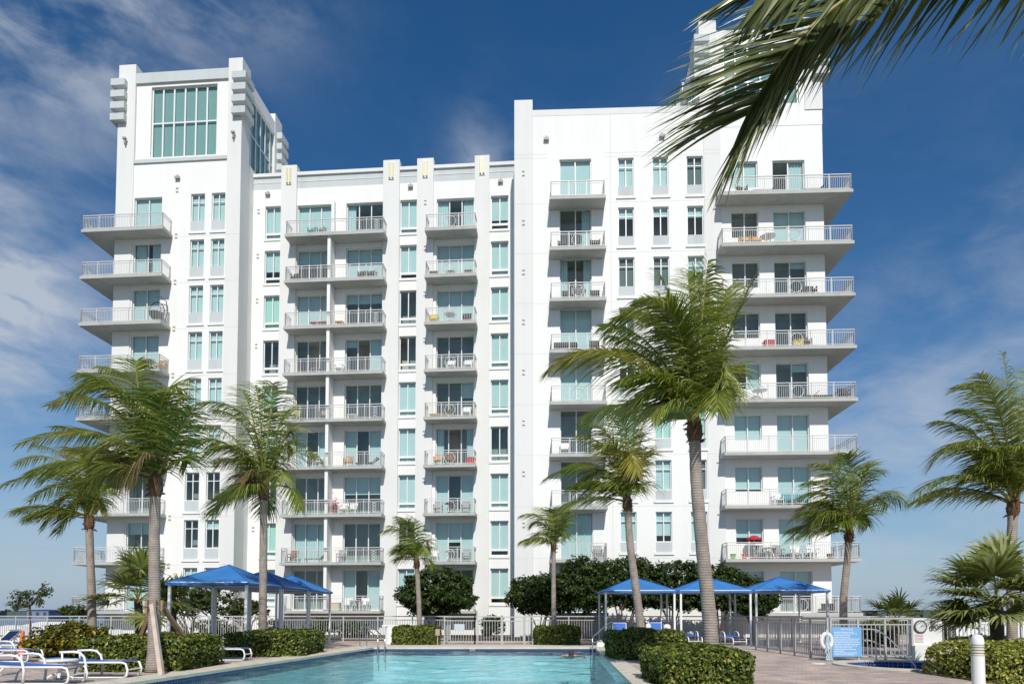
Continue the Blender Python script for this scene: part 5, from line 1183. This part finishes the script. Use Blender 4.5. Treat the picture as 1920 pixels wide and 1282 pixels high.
for k in range(16):
    Y = 150+r.random()*120; x = (1560-960)/FPX*Y+r.uniform(0, 110); rad = r.uniform(3, 6)
    for _ in range(500): d_ = unit(r); leaf(q, Vector((x+d_.x*rad, Y+d_.y*rad, -6.5+d_.z*5.5)), (d_+unit(r)*.7).normalized(), .9*r.uniform(.6, 1.3), r)
tag(q.build('distant_trees', L_TREE), 'far-off band of trees on the low ground beyond the right fence', kind='stuff')

# ================================================================= THINGS STANDING ON THE BALCONIES
ORD = {8: 'top', 7: 'second', 6: 'third', 5: 'fourth', 4: 'fifth', 3: 'sixth', 2: 'seventh', 1: 'eighth', 0: 'lowest'}
COLN = {'L': ('L', M, 'left tower', 2.55), 'D': ('M', M, 'double balcony column', .62), 'S': ('M', M, 'single balcony column', .62), 'N': ('R', RF, 'narrow right-wing column', .6), 'W': ('R', RF, 'right corner column', .6)}
GREYM = mat('grey_sling', (.3, .31, .31), .7); YEL = mat('yellow_cushion', (.62, .48, .08), .8); GREENP = mat('green_pot', (.2, .45, .06), .5); BROWN = mat('brown_pot', (.25, .12, .06), .8)
SHOWN = {'white': WPLAS, 'dark': DKWICK, 'tan': TANC, 'cream': CREAM, 'red': REDC, 'teal': TEAL, 'grey': GREYM, 'yellow': YEL, 'orange': ORANGE, 'green': GREENP, 'brown': BROWN}
used_ = {}
def furn(col, k, u, kind, color, extra='', w=None, rz=0):
    b, F, cn_, w0 = COLN[col]; z = zs(b, k)+STH; p = F.P(u, w if w is not None else w0, z); m = SHOWN[color]
    lab = f'{color} {kind} {extra} on the {ORD[k]} balcony of the {cn_}'.replace('  ', ' ')
    nm = {'chair': 'balcony_chair', 'wicker chair': 'balcony_chair', 'bench': 'balcony_bench', 'table': 'balcony_table', 'lounge chair': 'balcony_lounger', 'potted plant': 'potted_plant', 'box': 'storage_box', 'pot': 'flower_pot', 'umbrella': 'closed_umbrella', 'egg chair': 'egg_chair', 'stool': 'balcony_stool'}[kind]
    root = empty(nm, p, lab, kind.split()[-1], 'balcony furniture'); G = Frame(p.x, p.y, 0); a = F.a+R_(rz); G.e = Vector((math.cos(a), math.sin(a), 0)); G.n = Vector((math.sin(a), -math.cos(a), 0)); G.o = Vector(p)
    def bx(*v): q = MB(G); q.box(*v); return q
    if kind in ('chair', 'wicker chair', 'stool'):
        t = .1 if kind == 'wicker chair' else .04; s_ = .29
        bx(-s_, s_, -.26, .26, .42-t, .42).build('seat', m, root)
        if kind != 'stool':
            q = MB(G); n = 1 if kind == 'wicker chair' else 5
            for i in range(n): x0_ = -s_+2*s_*i/n; q.face([G.P(x0_+.01, -.24, .42), G.P(x0_+2*s_/n-.015, -.24, .42), G.P(x0_+2*s_/n-.015, -.36, .88), G.P(x0_+.01, -.36, .88)]); q.face([G.P(x0_+.01, -.28, .42), G.P(x0_+.01, -.40, .88), G.P(x0_+2*s_/n-.015, -.40, .88), G.P(x0_+2*s_/n-.015, -.28, .42)])
            q.box(-s_, s_, -.41, -.34, .86, .9); q.build('backrest', m, root)
            for sd in (-s_, s_-.05): bx(sd, sd+.05, -.3, .24, .60, .64).build('armrest', m, root)
        for sx_ in (-s_, s_-.05):
            for sy_ in (-.26, .21): bx(sx_, sx_+.05, sy_, sy_+.05, 0, .42-t if sy_ < 0 or kind == 'stool' else .6).build('leg', m, root)
    elif kind == 'bench':
        bx(-.75, .75, -.26, .26, .36, .44).build('seat', m, root); bx(-.75, .75, -.34, -.27, .44, .8).build('backrest', m, root)
        for sx_ in (-.74, .66): bx(sx_, sx_+.08, -.25, .25, 0, .36).build('leg', m, root)
    elif kind == 'table':
        q = MB(); q.lathe([(.001, .73), (.45, .73), (.45, .69), (.001, .69)], p, 18); q.build('table_top', m, root)
        for i in range(4): a_ = i*1.57+.4; q = MB(); q.tube([p+Vector((.1*math.cos(a_), .1*math.sin(a_), .69)), p+Vector((.32*math.cos(a_), .32*math.sin(a_), 0))], .022, 5); q.build('leg', m, root)
    elif kind == 'lounge chair':
        bx(-.7, .45, -.27, .27, .25, .31).build('seat', m, root); q = MB(G); q.face([G.P(.45, -.27, .3), G.P(.45, .27, .3), G.P(.85, .27, .68), G.P(.85, -.27, .68)]); q.face([G.P(.47, -.27, .26), G.P(.87, -.27, .64), G.P(.87, .27, .64), G.P(.47, .27, .26)]); q.build('backrest', m, root)
        for sx_ in (-.66, .4):
            for sy_ in (-.25, .2): bx(sx_, sx_+.05, sy_, sy_+.05, 0, .25).build('leg', m, root)
    elif kind in ('potted plant', 'pot'):
        q = MB(); q.lathe([(.12, 0), (.18, .3), (.19, .34), (.15, .33), (.001, .3)], p, 14); q.build('pot', TERRA if kind == 'potted plant' else m, root)
        if kind == 'potted plant':
            q = MB(); r = random.Random(int(u*100)); h = 1.0
            for i in range(220): leaf(q, p+Vector((r.gauss(0, .16), r.gauss(0, .14), .35+abs(r.gauss(0, .32)))), unit(r), .09, r)
            q.build('foliage', m if color == 'red' else L_TREE2, root)
    elif kind == 'box':
        bx(-.3, .3, -.25, .25, 0, .5).build('body', m, root, .02); bx(-.32, .32, -.27, .27, .5, .56).build('lid', m, root, .015)
    elif kind == 'umbrella':
        q = MB(); q.smooth = True; q.lathe([(.001, 1.5), (.22, 1.44), (.40, 1.30), (.46, 1.18), (.44, 1.17)], p, 16); q.build('canopy', m, root); q = MB(); q.tube([p, p+Vector((0, 0, 1.48))], .025, 6); q.build('pole', WPLAS, root); q = MB(); q.lathe([(.25, 0), (.25, .08), (.03, .12)], p, 14); q.build('base', m, root)
    elif kind == 'egg chair':
        q = MB(); q.tube([p+Vector((.52*math.cos(t*.3), .02*math.sin(t), .95+.62*math.sin(t*.3))) for t in range(22)], .035, 6); q.build('hoop', m, root)
        q = MB(); q.tube([p+Vector((.3, .3, 0)), p+Vector((.55, .35, .9)), p+Vector((.5, .3, 1.75)), p+Vector((.15, .15, 2.05)), p+Vector((-.25, .05, 2.0))], .03, 6); q.build('stand', DARKM, root)
        q = MB(); q.smooth = True; q.lathe([(.001, .33), (.3, .38), (.46, .6), (.5, .8)], p, 16); q.build('seat', m, root)
    return root
for a_ in [('L', 6, -17.3, 'egg chair', 'dark', 'with curved stand'), ('L', 5, -17.0, 'wicker chair', 'tan', ''), ('L', 5, -17.8, 'table', 'dark', ''), ('L', 1, -18.6, 'chair', 'white', ''),
           ('D', 8, -7.0, 'chair', 'teal', 'in the left half'), ('D', 8, -6.35, 'chair', 'grey', 'left half'), ('D', 8, -2.9, 'lounge chair', 'teal', 'in the right half'), ('D', 7, -3.3, 'wicker chair', 'dark', 'left one, right half'), ('D', 7, -2.6, 'wicker chair', 'dark', 'right one, right half'), ('D', 7, -8.2, 'wicker chair', 'dark', 'at the left end'),
           ('D', 6, -6.7, 'stool', 'red', 'left of the divider'), ('D', 6, -6.05, 'stool', 'red', 'against the divider'), ('D', 6, -4.9, 'stool', 'tan', ''), ('D', 5, -4.9, 'chair', 'white', ''), ('D', 5, -6.6, 'stool', 'grey', ''), ('D', 4, -8.1, 'chair', 'cream', 'at the left end'), ('D', 4, -6.0, 'chair', 'grey', ''), ('D', 4, -3.9, 'stool', 'white', ''),
           ('D', 3, -4.2, 'chair', 'tan', ''), ('D', 3, -2.9, 'lounge chair', 'dark', ''), ('D', 3, -6.4, 'chair', 'white', ''), ('D', 2, -5.15, 'potted plant', 'red', 'tall and flowering'), ('D', 2, -4.5, 'chair', 'white', 'left of a pair'), ('D', 2, -3.85, 'chair', 'white', 'right of a pair'), ('D', 1, -8.1, 'chair', 'brown', 'at the left end'), ('D', 1, -6.5, 'lounge chair', 'grey', ''), ('D', 1, -4.6, 'chair', 'grey', 'right of the divider'),
           ('D', 0, -4.15, 'chair', 'white', 'left of a pair'), ('D', 0, -2.95, 'chair', 'white', 'right of a pair'), ('D', 0, -3.55, 'table', 'white', ''), ('D', 0, -4.95, 'box', 'cream', 'beside the divider'),
           ('S', 7, 1.85, 'stool', 'brown', 'leftmost of three'), ('S', 7, 3.05, 'stool', 'brown', 'middle of three'), ('S', 7, 4.3, 'stool', 'brown', 'rightmost of three'), ('S', 6, 1.85, 'wicker chair', 'yellow', ''), ('S', 6, 4.2, 'wicker chair', 'dark', ''), ('S', 6, 3.0, 'table', 'white', ''), ('S', 5, 3.1, 'chair', 'white', 'in the middle'), ('S', 5, 4.3, 'chair', 'white', 'at the right end'),
           ('S', 4, 2.3, 'lounge chair', 'tan', ''), ('S', 4, 4.2, 'chair', 'white', ''), ('S', 3, 2.2, 'chair', 'tan', ''), ('S', 3, 3.0, 'chair', 'brown', ''), ('S', 3, 4.5, 'box', 'red', ''), ('S', 2, 2.2, 'chair', 'grey', 'left of a small table'), ('S', 2, 4.15, 'chair', 'grey', 'right of a small table'), ('S', 2, 3.1, 'table', 'dark', ''),
           ('S', 1, 1.95, 'chair', 'white', 'left of the table'), ('S', 1, 4.2, 'chair', 'grey', 'right of the table'), ('S', 1, 3.1, 'table', 'white', ''),
           ('N', 7, -3.9, 'chair', 'dark', 'left one'), ('N', 7, -1.8, 'chair', 'dark', 'right one'), ('N', 6, -3.65, 'wicker chair', 'dark', 'left one'), ('N', 6, -1.85, 'wicker chair', 'dark', 'right one'), ('N', 6, -2.8, 'table', 'white', ''), ('N', 5, -3.7, 'bench', 'dark', 'at the left'), ('N', 5, -1.9, 'wicker chair', 'dark', ''), ('N', 3, -3.8, 'chair', 'white', ''), ('N', 1, -1.75, 'chair', 'grey', ''), ('N', 1, -2.4, 'stool', 'white', ''),
           ('W', 8, 7.5, 'wicker chair', 'dark', ''), ('W', 8, 8.8, 'lounge chair', 'dark', 'left one'), ('W', 8, 11.8, 'lounge chair', 'dark', 'right one'), ('W', 7, 7.6, 'wicker chair', 'tan', 'left of a pair'), ('W', 7, 8.3, 'wicker chair', 'tan', 'right of a pair'), ('W', 7, 9.1, 'table', 'white', ''), ('W', 6, 11.7, 'chair', 'dark', ''), ('W', 5, 9.0, 'box', 'red', ''), ('W', 5, 10.8, 'box', 'yellow', ''), ('W', 5, 11.3, 'chair', 'dark', ''),
           ('W', 4, 6.65, 'wicker chair', 'dark', 'at the left end'), ('W', 4, 8.4, 'table', 'white', ''), ('W', 4, 11.2, 'lounge chair', 'dark', 'left one'), ('W', 4, 12.4, 'lounge chair', 'dark', 'right one'), ('W', 4, 13.6, 'wicker chair', 'dark', 'at the right corner'), ('W', 2, 9.4, 'chair', 'white', ''), ('W', 2, 10.5, 'bench', 'teal', ''),
           ('W', 1, 7.9, 'umbrella', 'red', 'half folded'), ('W', 1, 6.6, 'pot', 'green', ''), ('W', 1, 7.3, 'pot', 'orange', ''), ('W', 1, 8.9, 'table', 'white', ''), ('W', 1, 10.5, 'chair', 'white', 'left of a pair'), ('W', 1, 11.5, 'chair', 'white', 'right of a pair'), ('W', 1, 12.5, 'pot', 'brown', ''), ('W', 1, 9.4, 'chair', 'grey', 'right of the round table'), ('W', 1, 8.3, 'chair', 'grey', 'left of the round table'),
           ('W', 0, 8.3, 'box', 'dark', 'left one'), ('W', 0, 12.3, 'box', 'dark', 'right one')]:
    furn(*a_)
